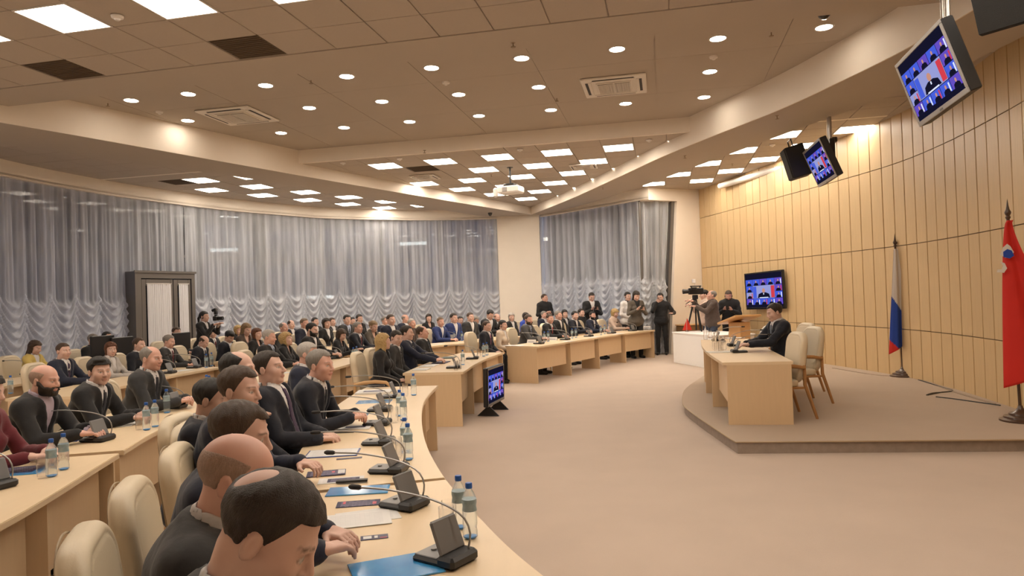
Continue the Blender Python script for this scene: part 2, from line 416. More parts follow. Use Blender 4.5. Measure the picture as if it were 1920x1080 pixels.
# left bay bulkhead beyond which the tiled ceiling begins
# ---- tiled ceiling
def inside(P, x, y):
    X, Y = P; X2, Y2 = np.roll(X, -1), np.roll(Y, -1); m = (Y > y) != (Y2 > y)
    return bool(np.count_nonzero(x < (X2[m]-X[m])*(y-Y[m])/(Y2[m]-Y[m])+X[m]) & 1)
def ppoly(L): a = np.array(L, float); return a[:, 0].copy(), a[:, 1].copy()
room_poly = [tuple(p) for p in offset(CURT, -.02)] + [(.3, 23.0), (1.0, 23.0), (3.92, 19.45), (5.57, 20.3)] + [tuple(p) for p in WALL] + [(3.6, -1.2), (-8.3, -1.2)]
Lb = [tuple(p) for p in LOs] + [tuple(p) for p in LIs[::-1]]; Rb = [tuple(p) for p in ROs] + [tuple(p) for p in RIs[::-1]]
Vc = [tuple(p) for p in LIs] + [tuple(p) for p in RIs]
room_poly, Lb, Rb, Vc = map(ppoly, (room_poly, Lb, Rb, Vc))
def zone(x, y):
    if not inside(room_poly, x, y): return None
    if inside(Lb, x, y) or inside(Rb, x, y): return None
    i, j = wg(x, y)
    if inside(Vc, x, y):
        if j < 0.02: return 'near'
        if j > J1 + .1: return 'far'
        return None
    return 'left' if x < 0 else 'right'
lights, tiles, darks = [], [], []
def is_light(z, i, j):
    if z == 'near': return (j in (-3, -11) and i % 2 == 1) or (j == -7 and i % 2 == 0)  # rearmost row, out of view, is added to brighten the near tables
    if z == 'far': return (j in (10, 14, 18) and i % 2 == 1 and i >= 3) or (j in (12, 16, 20) and i % 2 == 0 and i >= 6) or (j in (20,) and i == 6) or (j == 16 and i == 4)
    if z == 'right': return (j, i) in {(10, 16), (10, 18), (12, 15), (12, 17), (14, 14), (14, 16), (16, 13), (16, 15), (18, 12), (18, 14), (2, 20)}
    if z == 'left': return (j, i) in {(10, -4), (12, -5), (12, -3), (14, -4), (14, -2), (16, -3), (16, -1), (18, -2), (18, 0), (20, -1), (20, 1), (10, -2), (2, -8)}
def is_dark(z, i, j): return (z == 'near' and (i, j) in {(5, -1), (1, -1)}) or (z == 'far' and (i, j) == (4, 11)) or (z == 'left' and (i, j) == (-5, 10))
for j in range(-20, 28):
    for i in range(-16, 30):
        x, y = gw(i + .5, j + .5)
        if not (-13 < x < 10 and -2 < y < 26): continue
        for zz in ('near', 'far', 'left', 'right'):
            jo = .2 if zz != 'near' else .0; io = -.25 if zz == 'left' else 0
            x, y = gw(i + io + .5, j + jo + .5)
            if zone(x, y) not in (zz, None): continue
            hits = sum(1 for a in (.08, .92) for b in (.08, .92) if zone(*gw(i + io + a, j + jo + b)) == zz)
            if not hits: continue
            rec = (i + io, j + jo, x, y, hits)
            if is_light(zz, i, j): lights.append(rec)
            elif is_dark(zz, i, j): darks.append(rec)
            else: tiles.append(rec)
ceil = empty('ceiling', (0, 0, ZC)); ceil['kind'] = 'structure'
def vis(x, y, z=ZC):
    X, Y, Z = x, y, z - EYE
    if Y < .3: return False
    a = F_PX * X / Y; b = -F_PX * Z / Y
    return -1000 < a < 1000 and -600 < b < 500
tiles.sort(key=lambda r: (not vis(r[2], r[3]), r[2]**2 + r[3]**2))
gq = .5 - .008
tm = MB(); tm.bbox((-.5*T + .006, -.5*T + .006, 0), (.5*T - .006, .5*T - .006, .016), .004); tile_mesh = tm.mesh('tile', M_tile)
dm = MB(); dm.bbox((-.5*T + .006, -.5*T + .006, .01), (.5*T - .006, .5*T - .006, .02), .003)
for q in range(12): dm.box((-.29, -.28 + q * .05, .003), (.29, -.262 + q * .05, .012))
dark_mesh = dm.mesh('grille', M_dark)
for r in tiles[:290]: link('tile', tile_mesh, ceil, (r[2], r[3], 0), PHI)
for r in darks: link('grille', dark_mesh, ceil, (r[2], r[3], 0), PHI)
rest = MB()
for r in tiles[290:]:
    Mx = Matrix.Translation((r[2], r[3], 0)) @ Matrix.Rotation(PHI, 4, 'Z'); rest.box((-.5*T + .006, -.5*T + .006, 0), (.5*T - .006, .5*T - .006, .016), Mx)
o = build('tiles', rest, M_tile, ceil); o['kind'] = 'stuff'
# T-bar web behind the joints
mb = MB(); mb.prism([(-13, -1.2), (10, -1.2), gw(24, 0.02), gw(-12, 0.02)], .017, .03)
mb.prism([gw(-12, J1 + .12), gw(24, J1 + .12), gw(24, 26), gw(-12, 28)], .017, .03)
mb.prism([gw(-12, .02), tuple(LIs[12] + np.array([-.3, .2])), tuple(LIs[34] + np.array([-.3, .2])), gw(-12, J1 + .3)], .0171, .0301)
mb.prism([tuple(RIs[30] + np.array([.3, .2])), tuple(RIs[60] + np.array([.3, 0])), gw(24, .02), gw(24, J1 + .3)], .0172, .0302)
build('suspension_grid', mb, mat('ceiling joint', (.42, .36, .30), .8), ceil)

# light panels
lf = MB()
for a, b in (((-.308, -.308), (.308, -.288)), ((-.308, .288), (.308, .308)), ((-.308, -.288), (-.288, .288)), ((.288, -.288), (.308, .288))): lf.box((*a, -.004), (*b, .02))
lf_mesh = lf.mesh('frame', M_white); ld = MB(); ld.box((-.288, -.288, 0), (.288, .288, .014)); ld_mesh = ld.mesh('diffuser', M_panel)
zname = {}
lights.sort(key=lambda r: (r[1], r[0]))
for n_, r in enumerate(lights):
    zz = zone(r[2], r[3]) or ('left' if r[2] < 0 else 'right')
    row = round(r[1]); area = {'near': 'above the front of the hall', 'far': 'in the tiled bay past the recessed ceiling', 'left': 'in the strip beside the curtain wall', 'right': 'in the strip beside the panelled wall'}[zz]
    zname.setdefault((zz, row), []).append(r)
for (zz, row), rs in zname.items():
    rs.sort(key=lambda r: r[0])
    rows = sorted({k[1] for k in zname if k[0] == zz})
    for q, r in enumerate(rs):
        onm = ['first', 'second', 'third', 'fourth', 'fifth', 'sixth', 'seventh', 'eighth', 'ninth', 'tenth', 'eleventh', 'twelfth', 'thirteenth', 'fourteenth', 'fifteenth', 'sixteenth'][q]
        rnm = ['nearest', 'second', 'third', 'fourth', 'fifth', 'sixth', 'seventh', 'eighth', 'ninth', 'tenth', 'eleventh', 'twelfth'][rows.index(row)]
        area = {'near': 'front tiled ceiling', 'far': 'middle tiled bay', 'left': 'curtain side bay', 'right': 'panelled wall side bay'}[zz]
        t = empty('ceiling_light', (r[2], r[3], ZC), PHI, f'square white light panel, {onm} from left in {rnm} row of {area}', 'light', f'square ceiling lights')
        link('frame', lf_mesh, t); link('diffuser', ld_mesh, t)

# downlights in the coffer: a regular 1.3 m lattice
lens = MB(); lens.lathe([(.098, -.001), (.098, .012)], 28); lens_me = lens.mesh('lens', M_down)
ring = MB(); ring.lathe([(.100, .0), (.100, -.007), (.118, -.005), (.122, 0), (.122, .006)], 28); ring_me = ring.mesh('trim_ring', mat('downlight rim', (.55, .50, .45), .3, .6))
D0 = np.array([.24, 9.68]) * .97
rowsn = ['nearest', 'middle', 'farthest']
dl = [(246,188),(353,176),(498,160),(650,143),(809,127),(978,109),(1157,92),(1346,72),(1545,51)], [(352,226),(450,214),(580,202),(716,190),(860,177),(1010,163),(1170,149),(1331,134)], [(527,249),(645,239),(768,228),(898,217),(1033,206),(1173,194),(1320,182)]
ords = ['first', 'second', 'third', 'fourth', 'fifth', 'sixth', 'seventh', 'eighth', 'ninth']
for a, rw in enumerate(dl):
    for q, (x, y) in enumerate(rw):
        if (x, y) in ((450, 214), (1170, 149)): continue
        p = un(x, y, ZCOF - .006)
        t = empty('downlight', p, 0, f'round recessed downlight, {ords[q]} from left in the {rowsn[a]} row of the recess', 'light', 'round downlights in the recessed ceiling')
        link('lens', lens_me, t); link('trim_ring', ring_me, t)
p = un(143, 285, ZC); t = empty('downlight', (p[0], p[1], ZC), 0, 'single round downlight above the curtains near the left edge', 'light'); link('lens', lens_me, t); link('trim_ring', ring_me, t)

# cassette air conditioners
M_ac = mat('air conditioner shell', (.78, .72, .64), .45)
def cassette(loc, rz, label, sc=1):
    t = empty('air_conditioner', loc, rz, label, 'air conditioner', 'cassette air conditioners'); t.scale = (sc, sc, 1)
    mb = MB(); mb.bbox((-.49, -.49, -.03), (.49, .49, .0), .012)
    mb.bbox((-.27, -.27, -.045), (.27, .27, -.028), .008); build('housing', mb, M_ac, t)
    for k in range(4):
        Mx = Matrix.Rotation(k * PI / 2, 4, 'Z'); mb = MB()
        mb.box((-.31, .385, -.034), (.31, .425, -.0285), Mx); build('air_slot', mb, mat('slot', (.03, .02, .015), .6), t)
        mb = MB(); mb.bbox((-.33, .335, -.040), (.33, .383, -.028), .005, Mx); build('louver', mb, M_ac, t)
    for s_ in (-1, 1):
        mb = MB(); mb.box((s_ * .128 - .115, -.235, -.049), (s_ * .128 + .115, .235, -.044)); gr = build('grille', mb, mat('grille back', (.05, .035, .025), .6), t)
        mb = MB()
        for q in range(17): mb.box((s_ * .128 - .115, -.232 + q * .0285, -.055), (s_ * .128 + .115, -.222 + q * .0285, -.048))
        for q in range(7): mb.box((s_ * .128 - .114 + q * .0375, -.235, -.056), (s_ * .128 - .108 + q * .0375, .235, -.049))
        build('grid', mb, M_ac, gr)
    return t
cassette((*gw(11.75, 5.35), ZCOF - .0075), PHI, 'white cassette air conditioner in the recess between the downlights, grilles open', 1.0)
cassette((*un(447, 215, ZCOF)[:2], ZCOF - .0075), PHI, 'white cassette air conditioner in the recess near the curtain side', 1.0)
cassette((*un(797, 331, ZC)[:2], ZC - .006), PHI, 'small cassette air conditioner beside a dark missing tile in the tiled bay', .62)
cassette((*un(1094, 311, ZC)[:2], ZC - .006), PHI, 'small cassette air conditioner between light panels near the column', .62)

# smoke detectors and sprinklers
sd = MB(); sd.lathe([(.0, -.045), (.022, -.045), (.03, -.03), (.055, -.022), (.06, 0)], 18)
sd_me = sd.mesh('smoke_detector', M_white); sdb = MB(); sdb.lathe([(.061, -.006), (.085, -.003), (.085, 0)], 18)
for n_, (x, y, z, lab) in enumerate([(220, 30, ZC, 'between the two nearest bright panels'), (836, 154, ZCOF, 'between the nearest downlights over the middle'), (1338, 106, ZCOF, 'between two downlights right of the large air conditioner'), (299, 209, ZCOF, 'beside the curtain side air conditioner'), (749, 297, ZC, 'in the tiled bay near its first light panel'), (975, 280, ZC, 'in the tiled bay between two light panels'), (643, 305, ZC, 'at the corner where beam and tiled bay meet'), (1217, 262, ZC, 'near the end of the tiled bay beside the beam'), (1448, 271, ZC, 'between trapezoid light panels by the panelled wall')]):
    p = un(x, y, z - .006); t = tag(link('smoke_detector', sd_me, None, p), f'round smoke detector {lab}', 'detector', 'smoke detectors')
sp = MB(); sp.lathe([(.0, -.055), (.03, -.055), (.03, -.051), (.006, -.05), (.006, -.006), (.028, -.004), (.03, 0)], 12)
sp_me = sp.mesh('sprinkler', mat('dull brass', (.30, .22, .14), .4, .7))
for x, y, z, lab in [(962, 80, ZC, 'in the plain strip before the recess'), (583, 150, ZCOF, 'between downlights near the strip'), (1044, 184, ZCOF, 'between the two middle downlights'), (1446, 60, ZCOF, 'beside the sloping joint close to the beam'), (202, 193, ZCOF, 'at the curtain end of the recess'), (1457, 217, ZB, 'under the beam before the hanging screens'), (1284, 292, ZB, 'under the middle of the beam'), (1130, 351, ZB, 'under the far end of the beam'), (796, 282, ZC, 'at the front of the tiled bay'), (921, 327, ZC, 'beside the ceiling projector'), (1373, 307, ZC, 'among the lights by the panelled wall')]:
    tag(link('sprinkler', sp_me, None, un(x, y, z)), f'small sprinkler head {lab}', 'sprinkler', 'sprinklers')
# dome cameras
for x, y, z, sc, lab in [(1545, 22, ZCOF, 1.0, 'large black dome camera on the recessed ceiling above a downlight'), (919, 405, ZB, .8, 'tiny black dome camera under the beam at the column')]:
    t = empty('dome_camera', un(x, y - 6, z), 0, lab, 'camera'); t.scale = (sc,)*3
    mb = MB(); mb.lathe([(.075, -.04), (.085, -.035), (.09, 0)], 22); build('base', mb, M_white if sc < .5 else mat('dark grey plastic', (.05, .045, .04), .4), t)
    mb = MB(); mb.lathe([(.0, -.13), (.035, -.122), (.06, -.1), (.074, -.07), (.076, -.04)], 22); build('dome', mb, mat('smoked dome', (.006, .006, .006), .08, coat=1), t)
# ================================================================ CURTAINS, GLASS, DOORS
def curtain_material(name, dens_lo, dens_hi):
    m = bpy.data.materials.new(name); m.use_nodes = True; nt = m.node_tree; N = nt.nodes; L = nt.links
    for n in list(N): N.remove(n)
    out = N.new('ShaderNodeOutputMaterial'); tr = N.new('ShaderNodeBsdfTransparent'); df = N.new('ShaderNodeBsdfDiffuse'); tl = N.new('ShaderNodeBsdfTranslucent')
    df.inputs[0].default_value = (.76, .78, .82, 1); tl.inputs[0].default_value = (.76, .78, .82, 1)
    a = N.new('ShaderNodeMixShader'); a.inputs[0].default_value = .38; L.new(df.outputs[0], a.inputs[1]); L.new(tl.outputs[0], a.inputs[2])
    at = N.new('ShaderNodeAttribute'); at.attribute_name = 'feat'
    wv = N.new('ShaderNodeTexNoise'); wv.inputs['Scale'].default_value = 3; tc = N.new('ShaderNodeTexCoord'); mp = N.new('ShaderNodeMapping'); mp.inputs['Scale'].default_value = (1.6, 1.6, .25)
    L.new(tc.outputs['Object'], mp.inputs[0]); L.new(mp.outputs[0], wv.inputs[0])
    mr = N.new('ShaderNodeMapRange'); mr.inputs['From Min'].default_value = .35; mr.inputs['From Max'].default_value = .65; mr.inputs['To Min'].default_value = -.06; mr.inputs['To Max'].default_value = .12
    L.new(wv.outputs[0], mr.inputs[0]); ad = N.new('ShaderNodeMath'); ad.operation = 'ADD'; ad.use_clamp = True; L.new(at.outputs['Fac'], ad.inputs[0]); L.new(mr.outputs[0], ad.inputs[1])
    b = N.new('ShaderNodeMixShader'); L.new(ad.outputs[0], b.inputs[0]); L.new(tr.outputs[0], b.inputs[1]); L.new(a.outputs[0], b.inputs[2]); L.new(b.outputs[0], out.inputs[0])
    return m
M_sheer = curtain_material('sheer fabric', .5, .9)
def grid_mesh(name, X, dens, mats):
    ns, nz = X.shape[:2]; me = bpy.data.meshes.new(name)
    I = np.arange(ns*nz).reshape(ns, nz); Q = np.stack([I[:-1, :-1], I[1:, :-1], I[1:, 1:], I[:-1, 1:]], -1).reshape(-1, 4)
    me.vertices.add(ns*nz); me.vertices.foreach_set('co', X.astype(f32).ravel()); me.loops.add(Q.size); me.loops.foreach_set('vertex_index', Q.astype(np.int32).ravel())
    me.polygons.add(len(Q)); me.polygons.foreach_set('loop_start', np.arange(len(Q), dtype=np.int32)*4); me.polygons.foreach_set('use_smooth', np.ones(len(Q), bool))
    for m in mats: me.materials.append(m)
    me.update(calc_edges=True)
    if dens is not None:
        at = me.color_attributes.new('feat', 'FLOAT_COLOR', 'POINT'); c = np.repeat(dens.reshape(-1, 1), 4, 1).astype(f32); at.data.foreach_set('color', c.ravel())
    return me
def sheer(Q, s0, s1, z0, z1, swag=True, seed=0, ds=.022, per=.60, endslant=None, peak=2.12):
    sc = np.r_[0, np.cumsum(np.linalg.norm(np.diff(Q, axis=0), axis=1))]
    S = np.arange(s0, s1 + ds/2, ds)
    Z = np.r_[np.arange(z0, min(2.5, z1), .028), np.arange(max(2.5, z0), z1, .09), z1] if swag else np.r_[np.arange(z0, z1, .09), z1]
    s_, z_ = np.meshgrid(S, Z, indexing='ij')
    t = s_/per; t = t - np.floor(t); c = (2*t-1)**2; cell = np.floor(s_/per)
    jit = np.sin(cell*12.9+seed)*.5
    ph = 1.4*np.sin(s_*1.7+seed) + .9*np.sin(s_*4.1)
    up = .022*np.sin(2*PI*s_/.105+ph*2+.35*np.sin(z_*.8+s_)) + .030*np.sin(2*PI*s_/.27+ph+.5*np.sin(z_*.6+2*s_)) + .02*np.sin(2*PI*s_/.62+seed)
    up *= .35 + .65*np.clip((z1-z_)/.8, 0, 1)
    d = up
    dens = np.full(s_.shape, .58) + .10*np.sin(2*PI*s_/.27+ph) + .06*np.sin(2*PI*s_/.9+seed)
    if swag:
        zt = peak - .06 + .20*c**2 + .05*jit
        msk = np.clip((zt - z_)/.22, 0, 1); msk = msk*msk*(3-2*msk)
        amp = .44 + .06*jit
        v = z_ - amp*np.abs(2*t-1)**1.9
        sw = .046*np.sin(2*PI*v/.20 + 1.2*np.sin(cell*5+seed) + .5*np.sin(v*5+cell)) * (1 - .3*c) + .09*(1-c) + .012*np.sin(2*PI*v/.083 + cell)
        d = up*(1-msk)*(.5+.5*c*0+.5) + msk*(sw + .12*up) + .03*np.exp(-((1-np.abs(2*t-1))/.10)**2)*np.clip((peak+.15-z_)/.2, 0, 1)
        dens = dens + msk*.30 + .15*np.exp(-((1-np.abs(2*t-1))/.12)**2)
    x = np.interp(s_, sc, Q[:, 0]); y = np.interp(s_, sc, Q[:, 1])
    Tn = np.gradient(Q, axis=0); Tn /= np.linalg.norm(Tn, axis=1)[:, None]
    nx = np.interp(s_, sc, Tn[:, 1]); ny = np.interp(s_, sc, -Tn[:, 0])
    X = np.stack([x + nx*d, y + ny*d, z_], -1)
    return grid_mesh('curtain', X, np.clip(dens, .2, .97), [M_sheer])
cs = np.r_[0, np.cumsum(np.linalg.norm(np.diff(CURT, axis=0), axis=1))]
Qc = offset(CURT, .10); Qs = np.r_[0, np.cumsum(np.linalg.norm(np.diff(Qc, axis=0), axis=1))]
s_start = float(np.interp(8.0, Qc[:150, 1], Qs[:150])); s_end = float(Qs[-1])
# the doorway block interrupts the curtains
pd = Vector(un(290, 640, .95)); 
def s_of_px(px):
    az = ray(px, 560); a = az[0]/az[1]; f = Qc[:, 0]/Qc[:, 1]; i = np.where((f[:-1]-a)*(f[1:]-a) <= 0)[0]; i = i[i > 60]; return float(Qs[i[-1]])
sd0, sd1 = s_of_px(240), s_of_px(352)
edges = list(np.arange(s_start, sd0 - .8, 1.8)) + [sd0]
rt = list(np.linspace(sd1, s_end, 9))
ordn = ['first', 'second', 'third', 'fourth', 'fifth', 'sixth', 'seventh', 'eighth', 'ninth', 'tenth']
for k in range(len(edges)-1):
    o = link('sheer_curtain', sheer(Qc, edges[k], edges[k+1]+.02, .03, 4.45, seed=k, per=.62))
    tag(o, f'white sheer ruffled curtain to the near side of the grey doorway, {ordn[len(edges)-2-k]} from the doorway', 'curtain', 'ruffled sheer curtains')
for k in range(len(rt)-1):
    o = link('sheer_curtain', sheer(Qc, rt[k], rt[k+1]+.02, .03, 4.45, seed=20+k, per=.60))
    tag(o, f'white sheer ruffled curtain between grey doorway and column, {ordn[k]} from the doorway', 'curtain', 'ruffled sheer curtains')
o = link('sheer_curtain', sheer(Qc, sd0, sd1, 2.62, 4.45, swag=False, seed=5)); tag(o, 'short white sheer curtain over the top of the grey doorway', 'curtain')
def jp(u, o_=0): return np.array(onp(u, o_))
RQ = np.array([(1.0, 23.12), (1.9, 22.04), (2.8, 20.96), (3.70, 19.88), (3.86, 19.70)])
o = link('sheer_curtain', sheer(RQ, 0, 4.44, .03, 4.42, seed=31, per=.52, peak=2.3)); tag(o, 'grey sheer curtain behind the standing people, beside the column', 'curtain', 'curtains right of the column')
RQ2 = np.array([(3.66, 19.84), jp(.42, .16), jp(.90, .16)])
me = sheer(RQ2, 0, 1.0, .03, 4.40, swag=True, seed=33, per=.4, peak=2.2)
co = np.empty(len(me.vertices)*3, f32); me.vertices.foreach_get('co', co); co = co.reshape(-1, 3)
uu = (co[:, :2] - c0) @ dr; k_ = 1 - (.45)*(1 - co[:, 2]/4.4)*np.clip((uu+.2)/1.1, 0, 1); sh = (k_-1)*(uu+.2); co[:, 0] += sh*dr[0]; co[:, 1] += sh*dr[1]; me.vertices.foreach_set('co', co.ravel())
o = link('sheer_curtain', me); tag(o, 'pale sheer curtain gathered against the slanting window frame', 'curtain', 'curtains right of the column')

# glass wall behind the curtains
gl = bpy.data.materials.new('window glass'); gl.use_nodes = True; nt = gl.node_tree
for n in list(nt.nodes): nt.nodes.remove(n)
ou = nt.nodes.new('ShaderNodeOutputMaterial'); tr = nt.nodes.new('ShaderNodeBsdfTransparent'); tr.inputs[0].default_value = (.62, .68, .74, 1)
gs = nt.nodes.new('ShaderNodeBsdfGlossy'); gs.inputs['Roughness'].default_value = .03; mx = nt.nodes.new('ShaderNodeMixShader'); fr = nt.nodes.new('ShaderNodeFresnel'); fr.inputs[0].default_value = 1.75
nt.links.new(fr.outputs[0], mx.inputs[0]); nt.links.new(tr.outputs[0], mx.inputs[1]); nt.links.new(gs.outputs[0], mx.inputs[2]); nt.links.new(mx.outputs[0], ou.inputs[0])
def window(name, Q, pane_w):
    wn = empty(name, (0, 0, 0)); wn['kind'] = 'structure'
    sq = np.r_[0, np.cumsum(np.linalg.norm(np.diff(Q, axis=0), axis=1))]; n = max(1, int(round(sq[-1]/pane_w)))
    P = [np.array([np.interp(u, sq, Q[:, 0]), np.interp(u, sq, Q[:, 1])]) for u in np.linspace(0, sq[-1], n+1)]
    for k in range(n):
        a, b = P[k], P[k+1]; t = (b-a)/np.linalg.norm(b-a); nn = np.array([-t[1], t[0]])
        for z0, z1 in ((.1, 1.1), (1.16, 3.1), (3.16, 4.43)):
            mb = MB(); mb.prism([tuple(a + t*.03), tuple(b - t*.03), tuple(b - t*.03 + nn*.012), tuple(a + t*.03 + nn*.012)], z0, z1); build('pane', mb, gl, wn)
        mb = MB()
        for z in (.0, 1.1, 3.1): mb.prism([tuple(a - nn*.03), tuple(b - nn*.03), tuple(b + nn*.05), tuple(a + nn*.05)], z, z + (.1 if z == 0 else .06))
        build('transom', mb, M_metal, wn)
    for k in range(n+1):
        a = P[k]; mb = MB(); mb.box((a[0]-.035, a[1]-.035, 0), (a[0]+.035, a[1]+.035, 4.44)); build('mullion', mb, M_metal, wn)
    return wn
i0 = int(np.argmin(np.abs(CURT[:150, 1] - 7.5)))
window('window_1', offset(CURT[i0:], .55), 1.9)
window('window_2', np.array([(1.3, 23.5), (4.35, 19.95)]), 1.2)
window('window_3', np.array([jp(.0, .42), jp(1.0, .42)]), 1.0)
# near stretch of the curtain wall, outside the picture
mb = MB(); ribbon(mb, CURT[:i0+3], 0, 4.4, .15); struct(build('wall_left_near', mb, M_paint))

# street side: a dark facade across the road with lit windows, seen dimly through glass and sheer
M_fac = mat('far facade', (.10, .12, .15), .9, noise=.3, nscale=.6)
M_lit = emis('lit office window', (1, .93, .8), 1.6)
fac = empty('building', (0, 0, 0), 0, 'dim building across the street seen through the curtains', 'building')
mb = MB(); mb.box((-36, 44, 0), (14, 52, 7.5)); mb.box((-44, 14, 0), (-36, 52, 5.6)); build('wall', mb, M_fac, fac)
mb = MB()
for x in range(-34, 12, 3):
    for z in (1.2, 4.4): mb.box((x, 43.9, z), (x+1.7, 44.0, z+1.5))
build('window', mb, mat('dark panes', (.02, .03, .05), .1), fac)
mb = MB()
for x, z in ((-31, 1.2), (-19, 4.4), (-13, 1.2), (-7, 4.4), (2, 4.4), (8, 1.2)): mb.box((x, 43.8, z + .9), (x + 1.7, 43.9, z + 1.1))
build('lamp', mb, M_lit, fac)
mb = MB(); mb.box((-60, 27, -.3), (40, 60, -.12)); mb.box((-60, -5, -.3), (-13, 27, -.12)); struct(build('ground', mb, mat('asphalt', (.06, .06, .065), .9)))

# ---- grey doorway block with curtained doors
qa = np.array([np.interp(sd0, Qs, Qc[:, 0]), np.interp(sd0, Qs, Qc[:, 1])]); qb = np.array([np.interp(sd1, Qs, Qc[:, 0]), np.interp(sd1, Qs, Qc[:, 1])])
t = (qb-qa)/np.linalg.norm(qb-qa); inn = np.array([t[1], -t[0]]); ang = math.atan2(t[1], t[0])
W = float(np.linalg.norm(qb-qa)); HD = 2.66
dr_ = empty('door_1', (qa[0]+inn[0]*.32, qa[1]+inn[1]*.32, 0), ang); dr_['kind'] = 'structure'; 
# local: x along the wall, y outward; front face at y=0
mb = MB()
mb.box((0, 0, 0), (.16, .12, HD)); mb.box((W-.10, 0, 0), (W, .12, HD)); mb.box((.16, 0, HD-.16), (W-.10, .12, HD)); mb.box((0, .12, 0), (.05, .6, HD)); mb.box((W-.05, .12, 0), (W, .6, HD)); mb.box((.05, .12, HD-.05), (W-.05, .6, HD))
mb.box((-.03, -.03, HD-.03), (W+.03, 0, HD+.02)); build('door_frame', mb, M_metal, dr_)
M_pleat = mat('white pleated cloth', (.80, .80, .84), .8)
ms = W*.62
for a, b in ((.18, ms), (ms + .02, W-.12)):
    mb = MB(); st = .12
    mb.bbox((a, .02, .02), (a+st, .08, HD-.18), .008); mb.bbox((b-st*.6, .02, .02), (b, .08, HD-.18), .008); mb.bbox((a+st, .02, HD-.34), (b-st*.6, .08, HD-.18), .008); mb.bbox((a+st, .02, .02), (b-st*.6, .08, .3), .008)
    lf_ = build('door_leaf', mb, M_metal, dr_)
    mb = MB(); mb.box((a+st, .045, .3), (b-st*.6, .055, HD-.34)); build('pane', mb, gl, lf_)
    xs = np.linspace(a+st+.01, b-st*.6-.01, 90); zs = np.array([.2, 1.4, HD-.3])
    X = np.zeros((90, 3, 3)); X[:, :, 0] = xs[:, None]; X[:, :, 1] = (.005 + .012*np.sin(xs*2*PI/.045) + .006*np.sin(xs*31))[:, None]; X[:, :, 2] = zs
    link('curtain', grid_mesh('curtain', X, None, [M_pleat]), lf_)
    mb = MB(); mb.tube([(a+st-.01, 0, HD-.29), (b-st*.6+.01, 0, HD-.29)], .008, 6); build('rod', mb, M_white, lf_)
mb = MB(); mb.bbox((ms-.08, -.03, 1.0), (ms-.05, .02, 1.3), .006); build('handle', mb, mat('steel', (.5, .5, .5), .3, .9), dr_)
# ================================================================ TABLES
M_top = mat('table laminate', (.74, .58, .385), .36, noise=.05, nscale=4, stretch=(6, .8, 6), bump=.02, bscale=40)
M_side = mat('table panel', (.67, .49, .30), .45, noise=.05, nscale=5, stretch=(7, 7, .7), bump=.02, bscale=40)
M_edge = mat('table edge band', (.56, .39, .23), .4)
OUT = spline([(1.0, .7), (.62, 1.4), (.08, 2.48), (-.19, 3.19), (-.44, 4.0), (-.66, 4.98), (-.84, 6.19), (-.91, 7.1), (-.89, 8.2), (-.72, 9.45), (-.61, 10.55), (-.45, 11.6), (-.18, 12.75), (.05, 13.35), (.45, 13.91), (1.0, 14.75), (1.78, 16.0), (2.72, 17.42), (3.82, 18.75)], .05)
# row 1 outline (side toward the stage); rows behind it are offset away from the stage
ROW2 = spline([(-2.25, 1.6), (-2.45, 3.2), (-2.53, 3.7), (-2.73, 4.63), (-2.96, 5.8), (-3.1, 7.4), (-3.02, 9.0), (-2.80, 10.5), (-2.62, 12.0), (-2.3, 13.6), (-1.72, 15.2), (-.9, 16.0), (0, 17.3), (1.0, 18.9), (1.9, 20.2)], .05)
ROW3 = spline([(-5.0, 3.5), (-5.15, 6.0), (-5.2, 8.5), (-5.12, 10.3), (-4.93, 11.5), (-4.6, 13.2), (-4.0, 15.2), (-3.0, 17.2), (-1.9, 18.8), (-1.0, 20.0)], .05)
ROW4 = spline([(-7.1, 6), (-7.15, 8), (-7.1, 9.5), (-6.95, 11.5), (-6.5, 13.8), (-5.7, 16.0), (-4.6, 18.0), (-3.4, 19.6)], .05)
def seg(Q, y0, y1):
    m = (Q[:, 1] >= y0) & (Q[:, 1] <= y1); return Q[m]
def arc_table(Q, depth, label, bays, end_near=True, end_far=True, group='curved conference tables'):
    """Q runs along the front edge; the sitters are on its left side."""
    c = Q[len(Q)//2]; root = empty('conference_table', (float(c[0]), float(c[1]), 0), 0, label, 'table', group)
    def loc(P): return [(float(p[0]-c[0]), float(p[1]-c[1])) for p in P]
    F = offset(Q, 0); Bk = offset(Q, depth)
    mb = MB(); e = .004
    mb.prism(loc(F) + loc(Bk)[::-1], .716, .746); mb.prism(loc(offset(Q, e)) + loc(offset(Q, depth-e))[::-1], .7461, .75)
    build('tabletop', mb, M_top, root)
    n = len(Q)-1
    def board(i, d0, d1, z0, z1, th, name='end_panel'):
        i = int(np.clip(i, 0, n)); T_ = Q[min(i+1, n)] - Q[max(i-1, 0)]; T_ = T_/np.linalg.norm(T_); N_ = np.array([-T_[1], T_[0]]); p = Q[i]
        if i == 0: a0, a1 = 0, th
        elif i == n: a0, a1 = -th, 0
        else: a0, a1 = -th/2, th/2
        mb = MB(); mb.prism(loc([p + N_*d0 + T_*a0, p + N_*d0 + T_*a1, p + N_*d1 + T_*a1, p + N_*d1 + T_*a0]), z0, z1); build(name, mb, M_side, root)
    if end_near: board(3 if False else 0, .03, depth-.03, 0, .716, .028)
    if end_far: board(n, .03, depth-.03, 0, .716, .028)
    for k in range(1, bays): board(k*n/bays, .03, depth*.62, 0, .716, .028, 'leg_panel')
    for k in range(bays):
        i0, i1 = int(k*n/bays)+1, int((k+1)*n/bays)-1
        if i1 - i0 < 3: continue
        mb = MB(); S_ = Q[i0:i1+1:2]; mb.prism(loc(offset(S_, .10)) + loc(offset(S_, .118))[::-1], .27, .716); build('modesty_panel', mb, M_side, root)
    return root
arc_table(seg(OUT[:200], .8, 3.86), .85, 'nearest curved table with microphones and blue folders, at the bottom of the picture', 3)
